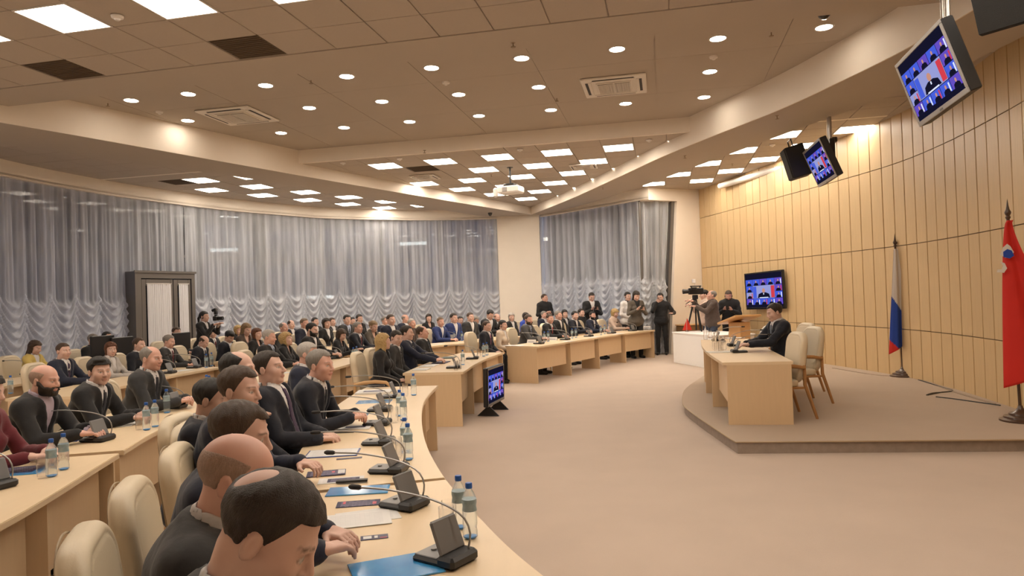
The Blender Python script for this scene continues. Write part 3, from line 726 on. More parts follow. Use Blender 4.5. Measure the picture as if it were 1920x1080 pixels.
i1 = OUT[:, 1]
arc_table(seg(OUT, 3.875, 8.12), .85, 'long curved table in front of the men leaning on papers', 5)
arc_table(seg(OUT, 9.5, 12.75), .85, 'curved table with the black floor monitor in front of it', 3)
arc_table(seg(OUT, 13.93, 18.8), .80, 'front table with four bays facing the stage near the column', 4)
arc_table(seg(ROW2, 1.7, 4.9), .88, 'second row table with bottles beside empty cream chairs', 3)
arc_table(seg(ROW2, 4.915, 7.45), .88, 'second row table in front of the bald bearded man and the grey haired man', 2)
arc_table(seg(ROW2, 8.8, 12.6), .85, 'second row table behind the blonde woman in black', 3)
arc_table(seg(ROW2[-160:], 15.0, 17.9), .8, 'short table behind the front table where the man in the blue suit sits', 4)
arc_table(seg(ROW3, 8.2, 11.7), .85, 'third row table before the man with the moustache', 3)
arc_table(seg(ROW3, 12.6, 18.9), .85, 'third row table mostly hidden by the seated audience', 5)
arc_table(seg(ROW4, 7.2, 11.0), .85, 'back row table at the curtain side where the woman in yellow sits', 3)
arc_table(seg(ROW4, 12.2, 19.4), .85, 'back row table below the ruffled curtains', 5)

# ================================================================ CHAIRS
M_lea = mat('cream leather', (.68, .58, .42), .42, bump=.06, bscale=120, noise=.04, nscale=5)
M_seam = mat('leather seam', (.36, .28, .18), .6)
M_bw = mat('bent beech wood', (.62, .39, .19), .38, noise=.08, nscale=6, stretch=(2, 8, 8))
M_dw = mat('honey wood', (.42, .21, .075), .35, noise=.15, nscale=6, stretch=(8, 8, 1))
def pad_back(P):       # tall rounded back, leaning
    q = P.copy(); lean = .14; y = q[:, 1] + .235 + (q[:, 2]-.45)*lean; z = q[:, 2]; x = q[:, 0]
    w = .235 + .02*np.clip((z-.45)/.5, 0, 1); u = np.stack([x / w * .235, y - .12*(x**2)*1.6, z - .745], 1)
    d = np.abs(u) - A(.235, .048, .315) ; rx = .15
    v = np.abs(u[:, [0, 2]]) - A(.235, .315) + rx; d2 = np.sqrt((np.maximum(v, 0)**2).sum(1)) + np.minimum(v.max(1), 0) - rx
    e = np.stack([d2, np.abs(u[:, 1]) - .045], 1) + .035
    r = np.sqrt((np.maximum(e, 0)**2).sum(1)) + np.minimum(e.max(1), 0) - .035
    r = r - .012*np.exp(-(np.abs(d2)/.1)**2*0 - (u[:, 0]/.16)**2 - (u[:, 2]/.22)**2)
    return r + .005*np.exp(-((d2 + .045)/.006)**2)
def pad_seat(P):
    q = P - A(0, .02, .435); v = np.abs(q[:, :2]) - A(.25, .24) + .09; d2 = np.sqrt((np.maximum(v, 0)**2).sum(1)) + np.minimum(v.max(1), 0) - .09
    e = np.stack([d2, np.abs(q[:, 2]) - .04], 1) + .03
    return np.sqrt((np.maximum(e, 0)**2).sum(1)) + np.minimum(e.max(1), 0) - .03 - .008*np.exp(-(q[:, 0]/.18)**2 - (q[:, 1]/.18)**2)
def make_chair(wood, kind):
    t = empty('armchair', (0, 0, 0), 0, 'cream leather armchair', 'chair')
    link('backrest', nets(pad_back, (-.32, -.46, .38), (.32, -.10, 1.12), .011, 'backrest', [M_lea]), t)
    # piping along the rim of the back
    pts = []
    for k in range(40):
        a = PI*(-.12 + 1.24*k/39); x, z = .222*math.cos(a), .87 + .185*math.sin(a)
        if a < 0 or a > PI: x = .222*(1 if a < 0 else -1); z = .87 - (abs(a) if a < 0 else a-PI)*.9
        pts.append((x, -.235 - (z-.45)*.14 - .047 + .19*x*x, z))
    mb = MB(); mb.tube(pts, .004, 5); build('piping', mb, M_seam, kids(t)[0])
    link('seat', nets(pad_seat, (-.3, -.27, .37), (.3, .3, .50), .012, 'seat', [M_lea]), t)
    mb = MB(); mb.bbox((-.235, -.21, .365), (.235, .25, .40), .008); build('seat_frame', mb, wood, t)
    for s_ in (-1, 1):
        mb = MB(); mb.tube([(s_*.285, .27, .0), (s_*.285, .262, .2), (s_*.285, .25, .45), (s_*.287, .235, .60), (s_*.29, .17, .655), (s_*.29, .02, .668), (s_*.285, -.14, .655), (s_*.275, -.27, .63)], [.018, .021, .023, .024, .024, .027, .026, .02], 8); build('armrest', mb, wood, t)
        mb = MB(); mb.tube([(s_*.27, -.40, 0), (s_*.262, -.34, .2), (s_*.255, -.27, .42), (s_*.258, -.27, .66)], [.018, .021, .024, .018], 8); build('leg', mb, wood, t)
        mb = MB(); mb.tube([(s_*.262, -.25, .385), (s_*.28, .24, .385)], .016, 6); build('side_rail', mb, wood, t)
    freeze(t); return t
chair_a = make_chair(M_bw, 'hall')
CH_USED = [False]
def put_chair(x, y, rz, label, group='cream leather armchairs'):
    if not CH_USED[0]:
        CH_USED[0] = True; chair_a.location = (x, y, 0); chair_a.rotation_euler = (0, 0, rz); tag(chair_a, label, None, group); return chair_a
    return copy_tree(chair_a, (x, y, 0), rz, label, group)
# empty chairs one can see (rz is the direction in which the sitter would look, minus 90 deg)
def face(deg): return R(deg - 90)
for x, y, dg, lab in [(142, 992, 22, 'cream leather armchair lowest at the bottom edge of the picture'), (233, 899, 18, 'cream leather armchair, second from the bottom edge, in front of the second row table'), (322, 832, 14, 'cream leather armchair, third from the bottom edge, beside the dark suits'), (343, 790, 10, 'cream leather armchair, fourth from the bottom edge, behind the third')]:
    q = un(x, y, 1.07); put_chair(q[0] + .33*math.cos(R(dg)), q[1] + .33*math.sin(R(dg)), face(dg), lab)

# ================================================================ STAGE DESK
def un2(x, y, z): p = un(x, y, z); return np.array([p[0], p[1]])
dn0, dn1 = np.array([2.50, 8.36]), np.array([3.30, 8.23]); df0, df1 = np.array([3.34, 12.40]), np.array([4.15, 12.28])
desk = empty('stage_desk', (3.0, 9.8, .13), 0, 'light wood desk on the stage where the lone official sits', 'table')
def dl_(p): return (float(p[0]-3.0), float(p[1]-9.8))
front = spline([dn0, dn0 + (df0-dn0)*.33 + (-.07, 0), dn0 + (df0-dn0)*.66 + (-.07, 0), df0], .2)
back = [dn1 + (df1-dn1)*k for k in (0, 1)]
mb = MB(); mb.prism([dl_(p) for p in front] + [dl_(back[1]), dl_(back[0])], .715, .75); build('tabletop', mb, M_top, desk)
def dboard(name, a, b, th, z0, z1):
    d = (b-a)/np.linalg.norm(b-a); n_ = np.array([-d[1], d[0]])*th
    mb = MB(); mb.prism([dl_(a), dl_(b), dl_(b+n_), dl_(a+n_)], z0, z1); build(name, mb, M_side, desk)
u_ = (dn1-dn0)/np.linalg.norm(dn1-dn0); v_ = (df0-dn0)/np.linalg.norm(df0-dn0)
dboard('end_panel', dn0 + u_*.05, dn1 - u_*.02, .028, 0, .715)
dboard('end_panel', df0 + u_*.04 - v_*.03, df1 - u_*.03 - v_*.03, .028, 0, .715)
for k in (.33, .66): p = dn0 + (df0-dn0)*k + np.array([-.05, 0]); dboard('leg_panel', p + u_*.02, p + u_*.45, .028, 0, .715)
for a, b in ((0.01, .32), (.34, .65), (.67, .98)):
    pa, pb = dn0 + (df0-dn0)*a + u_*.1, dn0 + (df0-dn0)*b + u_*.1; dboard('modesty_panel', pa + (-.04, 0), pb + (-.04, 0), -.018, .25, .715)

chair_b = make_chair(M_dw, 'stage')
chair_b.location = (3.30, 8.82, .13); chair_b.rotation_euler = (0, 0, face(180)); tag(chair_b, 'empty cream armchair with honey wood frame at the near end of the stage desk', None, 'stage armchairs')
stage_chairs = [chair_b]
stage_chairs.append(copy_tree(chair_b, (3.98, 9.88, .13), face(184), 'cream armchair with honey wood frame behind the seated official', 'stage armchairs'))
stage_chairs.append(copy_tree(chair_b, (4.36, 11.0, .13), face(186), 'cream armchair farthest along the stage desk, mostly behind another', 'stage armchairs'))

# white covered table, lectern, white chairs, side shelf
wa, wb, wc = un2(1262, 622, .76), un2(1330, 627, .76), None
M_cloth = mat('white table cover', (.80, .78, .76), .7, bump=.1, bscale=20)
wt = empty('side_table', (4.6, 16.6, 0), 0, 'white covered table with a small red pennant on it', 'table')
P0, P1 = np.array([3.98, 17.35]), np.array([4.35, 15.8]); dd = (P1-P0)/np.linalg.norm(P1-P0); nn_ = np.array([-dd[1], dd[0]])
P1 = P0 + dd*2.0; pl = [P0, P1, P1 + nn_*1.0, P0 + nn_*1.0]
mb = MB(); mb.prism([(p[0]-4.6, p[1]-16.6) for p in pl], 0.0, .73); build('cloth', mb, M_cloth, wt)
pl2 = [P0 - dd*.02 - nn_*.02, P1 + dd*.02 - nn_*.02, P1 + dd*.02 + nn_*1.02, P0 - dd*.02 + nn_*1.02]
mb = MB(); mb.prism([(p[0]-4.6, p[1]-16.6) for p in pl2], .73, .76); build('top', mb, M_cloth, wt)
# pennant
pp_ = un(1288, 622, .76); pen = empty('desk_pennant', pp_, 0, 'small red triangular pennant standing on the white table', 'flag')
mb = MB(); mb.lathe([(.05, 0), (.05, .012), (.01, .02), (.005, .03), (.005, .34), (.0, .35)], 12); build('stand', mb, mat('steel', (.5, .5, .5), .3, .9), pen)
mb = MB(); mb.add([(-.11, 0, .04), (.13, .01, .04), (.02, .0, .33), (-.11, .006, .04), (.13, .016, .04), (.02, .006, .33)], [(0, 1, 2), (5, 4, 3), (0, 3, 4, 1), (1, 4, 5, 2), (2, 5, 3, 0)]); build('pennant_cloth', mb, mat('red cloth', (.62, .03, .015), .7), pen)
# lectern with a sloping wooden top
lx, ly = 4.9, 15.0
lec = empty('lectern', (lx, ly, 0), R(-78), 'wooden lectern with a sloping top behind the stage desk', 'lectern')
M_lw = mat('lectern wood', (.60, .34, .14), .4, noise=.1, nscale=5, stretch=(1, 8, 8))
mb = MB(); mb.bbox((-.28, -.20, .0), (.28, .18, .06), .01); build('base', mb, M_lw, lec)
mb = MB(); mb.bbox((-.24, -.14, .06), (.24, .10, 1.06), .01); build('body', mb, M_lw, lec)
mb = MB(); mb.bbox((-.40, -.33, -.02), (.40, .28, .025), .008, Matrix.Translation((0, 0, 1.11)) @ Matrix.Rotation(R(-13), 4, 'Y')); build('reading_top', mb, M_lw, lec)
mb = MB(); mb.bbox((-.36, -.30, .026), (.0, .24, .03), .002, Matrix.Translation((0, 0, 1.11)) @ Matrix.Rotation(R(-13), 4, 'Y')); build('paper', mb, M_cloth, lec)
# two white padded chairs
for x, y, lab in ((5.18, 14.55, 'white rounded chair back nearest the hooded man'), (4.92, 15.75, 'white rounded chair half hidden by the lectern')):
    t = empty('white_chair', (x, y, 0), R(20), lab, 'chair', 'white covered chairs')
    link('backrest', nets(lambda P: el(P, (0, -.2, .66), (.23, .055, .34)), (-.3, -.3, .28), (.3, -.1, 1.05), .014, 'backrest', [M_cloth]), t)
    link('seat', nets(lambda P: rb(P, (0, .02, .44), (.23, .23, .05), .04), (-.3, -.3, .36), (.3, .3, .5), .014, 'seat', [M_cloth]), t)
    for sx in (-1, 1):
        for sy in (-1, 1): mb = MB(); mb.tube([(sx*.2, sy*.18, 0), (sx*.18, sy*.17, .4)], .012, 6); build('leg', mb, mat('steel', (.5, .5, .5), .3, .9), t)
# low shelf by the pilaster
p = onp(.75, -.06); sh = empty('wall_shelf', (*p, 0), math.atan2(dr[1], dr[0]), 'low wooden cabinet against the plain wall behind the cameraman', 'cabinet')
mb = MB(); mb.bbox((0, -.36, .0), (1.05, -.02, .80), .008); build('body', mb, mat('dark wood', (.22, .12, .05), .5), sh)
mb = MB(); mb.bbox((-.02, -.38, .80), (1.07, -.0, .83), .006); build('top', mb, M_bw, sh)
for k in range(2): mb = MB(); mb.bbox((.03 + k*.5, -.378, .05), (.50 + k*.5, -.361, .77), .004); build('door', mb, mat('dark wood', (.22, .12, .05), .5), sh)
# ================================================================ SCREENS
def tile_cols():
    return [emis('video ' + n, c, .72) for n, c in [('blue', (.05, .09, .55)), ('violet', (.10, .06, .42)), ('pale', (.24, .26, .52)), ('dark', (.006, .006, .018)), ('red', (.50, .04, .06)), ('skin', (.45, .22, .16)), ('teal', (.03, .35, .40)), ('white', (.6, .65, .8))]]
VC = tile_cols()
def video(w, h, green=False):
    """flat picture on a screen: a wall of video call windows around one speaker at a desk"""
    mb = MB(); z = [0]
    def rect(x0, y0, x1, y1, m, lay=0): mb.add([(x0, -.0005*lay, y0), (x1, -.0005*lay, y0), (x1, -.0005*lay, y1), (x0, -.0005*lay, y1)], [(0, 1, 2, 3)], m)
    def disc(cx, cy, rx, ry, m, lay):
        n = 14; mb.add([(cx + rx*math.cos(2*PI*k/n), -.0005*lay, cy + ry*math.sin(2*PI*k/n)) for k in range(n)], [tuple(range(n))], m)
    def man(x0, y0, x1, y1, lay, suit=3):
        cx = (x0+x1)/2; ww = x1-x0; hh = y1-y0
        mb.add([(cx-.36*ww, -.0005*lay, y0), (cx+.36*ww, -.0005*lay, y0), (cx+.30*ww, -.0005*lay, y0+.30*hh), (cx+.12*ww, -.0005*lay, y0+.42*hh), (cx-.12*ww, -.0005*lay, y0+.42*hh), (cx-.30*ww, -.0005*lay, y0+.30*hh)], [(0, 1, 2, 3, 4, 5)], suit)
        disc(cx, y0+.58*hh, .11*ww*(1 if ww < hh*1.4 else .8), .18*hh, 5, lay+1)
    rnd = random.Random(4)
    rect(-w/2, -h/2, w/2, h/2, 3, 0); bh = h*.76; b0 = -h/2 + h*.08
    cw, ch = w/5, bh/4
    for i in range(5):
        for j in range(4):
            if 1 <= i <= 3 and 1 <= j <= 2 and not (i == 3 and j == 5): continue
            m = rnd.choice([0, 1, 0, 2, 6 if j == 0 else 0, 1]); x0 = -w/2 + i*cw; y0 = b0 + j*ch
            rect(x0+.004, y0+.004, x0+cw-.004, y0+ch-.004, m, 1); man(x0+.01, y0+.004, x0+cw-.01, y0+ch, 2)
            if rnd.random() < .4: rect(x0+cw*.78, y0+.01, x0+cw*.9, y0+ch*.8, rnd.choice([4, 7]), 2)
    x0, x1, y0, y1 = -w/2+cw, -w/2+4*cw, b0+ch, b0+3*ch
    rect(x0+.003, y0+.003, x1-.003, y1-.003, 2, 1); rect(x0+.01, y0+.01, x0+cw*.5, y1-.02, 0, 2); rect(x1-cw*.5, y0+.01, x1-.01, y1-.02, 4, 2)
    man(x0+cw*.3, y0+.01, x1-cw*.3, y1, 3); rect(x0+cw*.9, y0+.004, x1-cw*.9, y0+ch*.16, 7, 5); rect((x0+x1)/2-.012*w, y0+ch*.55, (x0+x1)/2+.012*w, y0+ch*.8, 7, 6)
    return mb
def screen(name, pos, yaw, tilt, roll, w, h, label, rim, depth=.07, bright=1):
    n = Vector((math.cos(R(yaw))*math.cos(R(tilt)), math.sin(R(yaw))*math.cos(R(tilt)), -math.sin(R(tilt))))
    right = Vector((0, 0, 1)).cross(n).normalized(); up = n.cross(right)
    ro = R(roll); X = right*math.cos(ro) + up*math.sin(ro); Z = -right*math.sin(ro) + up*math.cos(ro)
    M = Matrix((X, -n, Z)).transposed().to_4x4(); M.translation = pos     # local: x right, -y toward viewer, z up
    t = empty(name, label=label, cat='screen', M=M)
    bz = .035; mb = MB()
    mb.bbox((-w/2, 0, -h/2), (w/2, depth, h/2), .01); build('housing', mb, mat('screen back', (.02, .02, .022), .5), t)
    mb = MB()
    for a, b in (((-w/2, -h/2), (w/2, -h/2+bz*1.3)), ((-w/2, h/2-bz), (w/2, h/2)), ((-w/2, -h/2+bz*1.3), (-w/2+bz, h/2-bz)), ((w/2-bz, -h/2+bz*1.3), (w/2, h/2-bz))): mb.bbox((a[0], -.014, a[1]), (b[0], .0, b[1]), .004)
    build('bezel', mb, rim, t)
    mb = MB(); mb.box((-w/2+bz, -.004, -h/2+bz*1.3), (w/2-bz, -.001, h/2-bz)); build('glass', mb, mat('black screen', (.004, .004, .006), .1), t)
    v = build('video_picture', video(w-2*bz, h-2.3*bz), VC, t); v.location = (0, -.0065, bz*.15)
    return t
M_silver = mat('silver plastic', (.42, .41, .40), .35, .3)
t1 = screen('hanging_television', (3.90, 6.34, 3.64), 168.8, 17.3, 1.9, 1.12, .67, 'large silver framed television hanging at the upper right near the speaker', M_silver, .10)
t2 = screen('hanging_television', (5.02, 11.15, 3.74), 170, 21, .8, 1.08, .65, 'smaller looking hanging television next to the projection screen case', M_silver, .10)
t3 = screen('wall_television', (6.03, 16.62, 1.72), 194.8, 1, 1.3, 1.5, .90, 'black television on the panelled wall behind the seated official', mat('black gloss bezel', (.01, .01, .012), .15), .06)
t4 = screen('floor_monitor', (-.30, 10.60, .43), -13.7, .9, -.9, .95, .57, 'black monitor standing on the floor before the curved table', mat('black gloss bezel', (.01, .01, .012), .15), .06)
for sx in (-1, 1):
    mb = MB(); mb.add([(sx*.30-.02, -.13, -.43), (sx*.30+.02, -.13, -.43), (sx*.30+.02, .2, -.43), (sx*.30-.02, .2, -.43), (sx*.30-.012, -.12, -.415), (sx*.30+.012, -.12, -.415), (sx*.30+.012, .03, -.27), (sx*.30-.012, .03, -.27)], [(3, 2, 1, 0), (4, 5, 6, 7), (0, 1, 5, 4), (1, 2, 6, 5), (2, 3, 7, 6), (3, 0, 4, 7)]); build('foot', mb, M_black, t4)
# small maker's plate under the hanging screens
for t in (t1, t2):
    mb = MB(); mb.box((-.035, -.016, -.325), (.035, -.0138, -.31)); build('badge', mb, mat('badge', (.15, .15, .15), .3), t)
M_chrome = mat('ceiling pole', (.55, .52, .48), .3, .8)
for t, px, top in ((t1, (4.12, 6.42), ZB), (t2, (5.18, 11.10), ZC)):
    b = empty('ceiling_mount', (*px, top), R(80), 'twin pole ceiling mount carrying the ' + ('large' if t is t1 else 'small') + ' hanging television', 'mount', 'television ceiling mounts')
    mb = MB(); mb.bbox((-.16, -.16, -.012), (.16, .16, 0), .004); build('ceiling_plate', mb, M_white, b)
    for sx in (-.045, .045): mb = MB(); mb.tube([(sx, 0, -.01), (sx, 0, -.95)], .024, 12); build('pole', mb, M_chrome, b)
    mb = MB(); mb.bbox((-.18, -.03, -1.05), (.18, .05, -.62), .01); mb.bbox((-.06, -.10, -.66), (.06, -.02, -.58), .01); mb.bbox((.1, -.08, -.98), (.14, .0, -.92), .01); mb.bbox((-.14, .03, -1.1), (.14, .09, -.7), .01); build('bracket', mb, M_black, b)
# loudspeakers
def speaker(loc, rz, tx, ty, s_, label):
    t = empty('loudspeaker', loc, 0, label, 'speaker', 'black hanging loudspeakers'); t.rotation_euler = (tx, ty, rz)
    w, d, h = s_
    mb = MB(); mb.bbox((-w/2, -d/2, -h/2), (w/2, d/2, h/2), .015); build('cabinet', mb, mat('speaker black', (.012, .012, .012), .6), t)
    mb = MB(); mb.bbox((-w/2+.015, -d/2-.012, -h/2+.015), (w/2-.015, -d/2, h/2-.015), .01); build('grille', mb, mat('speaker grille', (.02, .02, .02), .8, bump=.5, bscale=400), t)
    mb = MB(); mb.tube([(-w/2+.05, .0, h/2), (-w/2+.05, 0, h/2+.12), (w/2-.05, 0, h/2+.12), (w/2-.05, 0, h/2)], .012, 6); build('bracket', mb, M_black, t)
    return t
speaker((4.98, 11.95, 3.92), R(80), 0, R(-0), (.34, .32, .55), 'black loudspeaker behind the small hanging television').rotation_euler = (R(15), R(0), R(-100))
speaker((3.92, 5.25, 4.02), 0, 0, 0, (.46, .40, .62), 'black loudspeaker cut by the top right corner').rotation_euler = (R(20), R(6), R(-75))
# rolled projection screen case on the wall
a, b = Vector(un(1350, 349, 4.57)), Vector(un(1512, 300, 4.57)); b = a + (b-a).normalized()*5.6
mb = MB(); mb.tube([a, b], .075, 14); o = build('screen_case', mb, M_white); tag(o, 'long white rolled projection screen case along the top of the panelled wall', 'projection screen')
# ceiling projector
p = un(956, 314, ZC); pj = empty('projector', (p[0], p[1], ZC), R(-25), 'white projector hanging from the tiled bay on a black pole', 'projector')
mb = MB(); mb.tube([(0, 0, 0), (0, 0, -.38)], .022, 10); mb.lathe([(.07, -.012), (.07, 0)], 16); build('pole', mb, M_black, pj)
mb = MB(); mb.bbox((-.13, -.12, -.42), (.13, .12, -.38), .01); mb.tube([(-.2, -.1, -.42), (.2, .1, -.42)], .012, 6); mb.tube([(.2, -.1, -.42), (-.2, .1, -.42)], .012, 6); build('bracket', mb, M_black, pj)
mb = MB(); mb.bbox((-.26, -.2, -.60), (.26, .2, -.44), .03); build('housing', mb, M_white, pj)
mb = MB()
for k in range(5): mb.box((-.12, -.204, -.57 + k*.022), (.0, -.199, -.56 + k*.022))
build('air_vent', mb, mat('slot', (.03, .02, .015), .6), pj)
mb = MB(); mb.lathe([(.0, 0), (.045, 0), (.05, .03), (.05, .04)], 16, M=Matrix.Translation((-.27, -.05, -.52)) @ Matrix.Rotation(R(-90), 4, 'Y')); mb.bbox((-.36, -.2, -.68), (-.25, -.12, -.46), .03); build('lens', mb, M_white, pj)

# ================================================================ FLAGS
M_pole = mat('dark flag pole', (.06, .028, .014), .35, coat=.5)
def flag(base, top, label, paint, seed, W=.62, drop=1.75, lean=(0, 0)):
    t = empty('flag', (base[0], base[1], .13), 0, label, 'flag', 'flags on stands')
    H_ = top - .13
    mb = MB(); mb.lathe([(.21, 0), (.21, .02), (.17, .035), (.165, .055), (.12, .07), (.115, .09), (.06, .11), (.03, .15), (.022, .18)], 28); build('stand', mb, M_pole, t)
    L_ = Vector((lean[0], lean[1], 1))
    mb = MB(); mb.tube([L_*.15, L_*(H_-.2)], .017, 10); build('pole', mb, M_pole, t)
    mb = MB(); c_ = L_*(H_-.2); mb.lathe([(.02, 0), (.028, .02), (.02, .04), (.03, .06), (.034, .08), (.02, .11), (.012, .15), (.0, .24)], 12, c=tuple(c_)); build('finial', mb, M_pole, t)
    return t, H_, L_
def drape(t, L_, z_top, shape, mats, mfun, seed, side):
    """hanging cloth: shape(v)-> (left, right) extents at height fraction v; folds run down"""
    nu, nv = 44, 60; X = np.zeros((nu, nv, 3)); mi = []
    for i in range(nu):
        for j in range(nv):
            v = j/(nv-1); u = i/(nu-1); l, r, zb = shape(v, u)
            x = l + (r-l)*u; z = zb
            y = .035*math.sin(u*9 + seed + .8*v)*(.3+.7*v) + .010*math.sin(u*19 + 2*v + seed)*v - .065
            q = L_*z; X[i, j] = (q[0] + x*side[0] - y*side[1], q[1] + x*side[1] + y*side[0], z)
    me = grid_mesh('cloth', X, None, mats); k = 0; idx = []
    for i in range(nu-1):
        for j in range(nv-1): idx.append(mfun((i+.5)/(nu-1), (j+.5)/(nv-1)))
    me.polygons.foreach_set('material_index', idx)
    o = link('flag_cloth', me, t); so = o.modifiers.new('thick', 'SOLIDIFY'); so.thickness = .003; return o
M_fw, M_fb, M_fr = mat('flag white', (.66, .62, .58), .75), mat('flag blue', (.012, .055, .36), .75), mat('flag red', (.60, .02, .012), .75)
fb = (6.84, 12.25); t, H_, L_ = flag(fb, 2.62, 'white, blue and red flag hanging on a stand by the panelled wall', None, 1, lean=(-.02, .0))
def shp(v, u):       # narrow at the top, fuller lower, pointed lower corner
    return (-.04 - .17*v, .025 + .11*v, H_ - .24 - v*(1.86 - .22*u))
def mf(u, v): return 0 if v < .44 + .27*u else (1 if v < .86 + .30*u else 2)
drape(t, L_, 0, shp, [M_fw, M_fb, M_fr], mf, 1.0, (.96, -.28))
fb = (5.80, 8.00); t, H_, L_ = flag(fb, 2.66, 'red regional flag with an emblem, cut by the edge of the picture', None, 2, lean=(-.02, 0))
def shp2(v, u): wd = .06 + .72*v**1.15; zt = H_-.22; return (-.01 - .13*v**.5, -.01 - .13*v**.5 + wd, zt - v*(1.93 - .30*u) )
drape(t, L_, 0, shp2, [M_fr], lambda u, v: 0, 2.2, (.80, -.60))
# emblem: a white horseman shape and a blue cloak, sewn on
def emb(pts, m, dz):
    mb = MB(); n = len(pts); q = [(-.085 + x*.80 - dz*.6, -.065 - x*.60 - dz*.8 + .04, 1.94 + z) for x, z in pts]; q2 = [(x + .002, y + .0027, z) for x, y, z in q]
    mb.add(q + q2, [tuple(range(n)), tuple(range(2*n-1, n-1, -1))] + [(i, n+i, n+(i+1) % n, (i+1) % n) for i in range(n)]); build('emblem', mb, m, t)
emb([(-.07, -.02), (-.02, -.06), (.03, -.05), (.06, .0), (.03, .07), (.0, .10), (-.04, .06)], M_fw, .085)
emb([(-.04, -.05), (.02, -.07), (.06, -.04), (.04, .02), (.0, .04), (-.04, .01)], M_fb, .09)
emb([(-.11, -.22), (-.04, -.23), (-.01, -.18), (-.03, -.12), (-.07, -.10), (-.05, -.15), (-.06, -.19), (-.10, -.19)], M_fw, .085)
# cables on the stage
for pts, lab in (([(1767, 735), (1738, 741), (1748, 737), (1786, 733), (1770, 727), (1722, 712)], 'black cable looping on the stage beside the wall'), ([(1755, 744), (1790, 748), (1840, 755), (1876, 760)], 'black cable running over the stage toward the red flag')):
    mb = MB(); P = spline([un(x, y, .137) for x, y in pts], .06); mb.tube([tuple(q) for q in P], .008, 6); o = build('cable', mb, M_black); tag(o, lab, 'cable', 'cables on the stage')
mb = MB(); P = spline([un(x, y, .134) for x, y in ((1560, 690), (1640, 703), (1713, 709), (1785, 734), (1860, 757))], .2); ribbon(mb, P[:, :2], .13, .138, .05); o = build('cable_duct', mb, mat('duct', (.33, .26, .2), .6)); tag(o, 'flat cable duct along the foot of the panelled wall', 'cable duct')

# ================================================================ TABLE THINGS
M_mic = mat('microphone unit plastic', (.018, .018, .02), .38); M_mic2 = mat('unit grey panel', (.26, .26, .265), .35); M_lid = mat('unit grey lid', (.17, .17, .175), .4)
M_neck = mat('gooseneck', (.36, .35, .34), .35, .6)
def make_mic(neck=True):
    """+y toward the sitter; neck bends toward him"""
    t = empty('microphone_unit', (0, 0, 0), 0, 'microphone unit', 'microphone')
    mb = MB(); mb.bbox((-.075, -.075, 0), (.075, .125, .026), .01); mb.bbox((-.08, -.085, .0), (.08, .0, .045), .012); build('base', mb, M_mic, t)
    mb = MB(); mb.bbox((-.064, .005, .024), (.064, .118, .031), .003); build('panel', mb, M_mic2, t)
    bt = MB(); bt.lathe([(.012, 0), (.012, .004), (0, .005)], 10, c=(0, .075, .033)); build('button', bt, mat('button', (.3, .3, .3), .4), t)
    Mx = Matrix.Translation((0, -.02, .04)) @ Matrix.Rotation(R(-22), 4, 'X')
    mb = MB(); mb.bbox((-.072, -.008, 0), (.072, .008, .132), .007, Mx); l = build('lid', mb, M_lid, t)
    mb = MB(); mb.bbox((-.06, .0078, .01), (.06, .0095, .118), .001, Mx); build('display', mb, mat('lid display', (.05, .05, .055), .3), l)
    if neck:
        pts = spline([(.055, -.05, .04), (.056, -.062, .10), (.048, -.03, .165), (.025, .09, .212), (-.02, .27, .238), (-.045, .42, .236)], .03)
        n = len(pts); mb = MB(); mb.tube([tuple(p) for p in pts], .0045, 6); build('gooseneck', mb, M_neck, t)
        d = Vector(pts[-1]-pts[-2]).normalized(); e = Vector(pts[-1]); mb = MB(); mb.tube([e, e + d*.012, e + d*.05, e + d*.062], [.006, .011, .0115, .007], 10); build('microphone_head', mb, mat('mic foam', (.03, .028, .028), .8), t)
    freeze(t); return t
mic0 = make_mic()
def make_bottle():
    t = empty('water_bottle', (0, 0, 0), 0, 'bottle', 'bottle')
    pet = bpy.data.materials.new('clear plastic and water'); pet.use_nodes = True; b = pet.node_tree.nodes['Principled BSDF']
    b.inputs['Base Color'].default_value = (.75, .88, .95, 1); b.inputs['Roughness'].default_value = .06; b.inputs['Transmission Weight'].default_value = .85; b.inputs['IOR'].default_value = 1.2; b.inputs['Alpha'].default_value = .5
    mb = MB(); mb.lathe([(.0, .004), (.022, .0), (.031, .008), (.031, .03), (.028, .045), (.031, .06), (.0305, .12), (.027, .135), (.031, .15), (.030, .165), (.02, .19), (.013, .20), (.0125, .212)], 18); build('body', mb, pet, t)
    mb = MB(); mb.lathe([(.0135, .206), (.0145, .208), (.0145, .226), (.012, .229), (.0, .229)], 16); build('cap', mb, mat('blue cap', (.015, .10, .42), .35), t)
    mb = MB(); mb.lathe([(.0312, .115), (.0285, .135), (.0315, .15), (.0308, .163)], 18); build('label', mb, mat('bottle label', (.55, .62, .64), .3, noise=.7, nscale=22, col2=(.03, .15, .20)), t)
    mb = MB(); mb.lathe([(.012, .0015), (.024, .003), (.026, .010), (.0, .014)], 12); build('base_tint', mb, mat('blue base', (.08, .3, .7), .2), t)
    freeze(t); return t
bot0 = make_bottle()
gm = bpy.data.materials.new('drinking glass'); gm.use_nodes = True; b = gm.node_tree.nodes['Principled BSDF']; b.inputs['Base Color'].default_value = (.9, .9, .9, 1); b.inputs['Roughness'].default_value = .02; b.inputs['Transmission Weight'].default_value = 1; b.inputs['IOR'].default_value = 1.12; b.inputs['Alpha'].default_value = .45
def make_glass():
    mb = MB(); mb.lathe([(.0, .002), (.028, .0), (.030, .005), (.033, .13), (.0315, .13), (.0285, .012), (.0, .010)], 20); o = build('drinking_glass', mb, gm); tag(o, 'glass', 'glass'); return o
gls0 = make_glass()
USED = set()
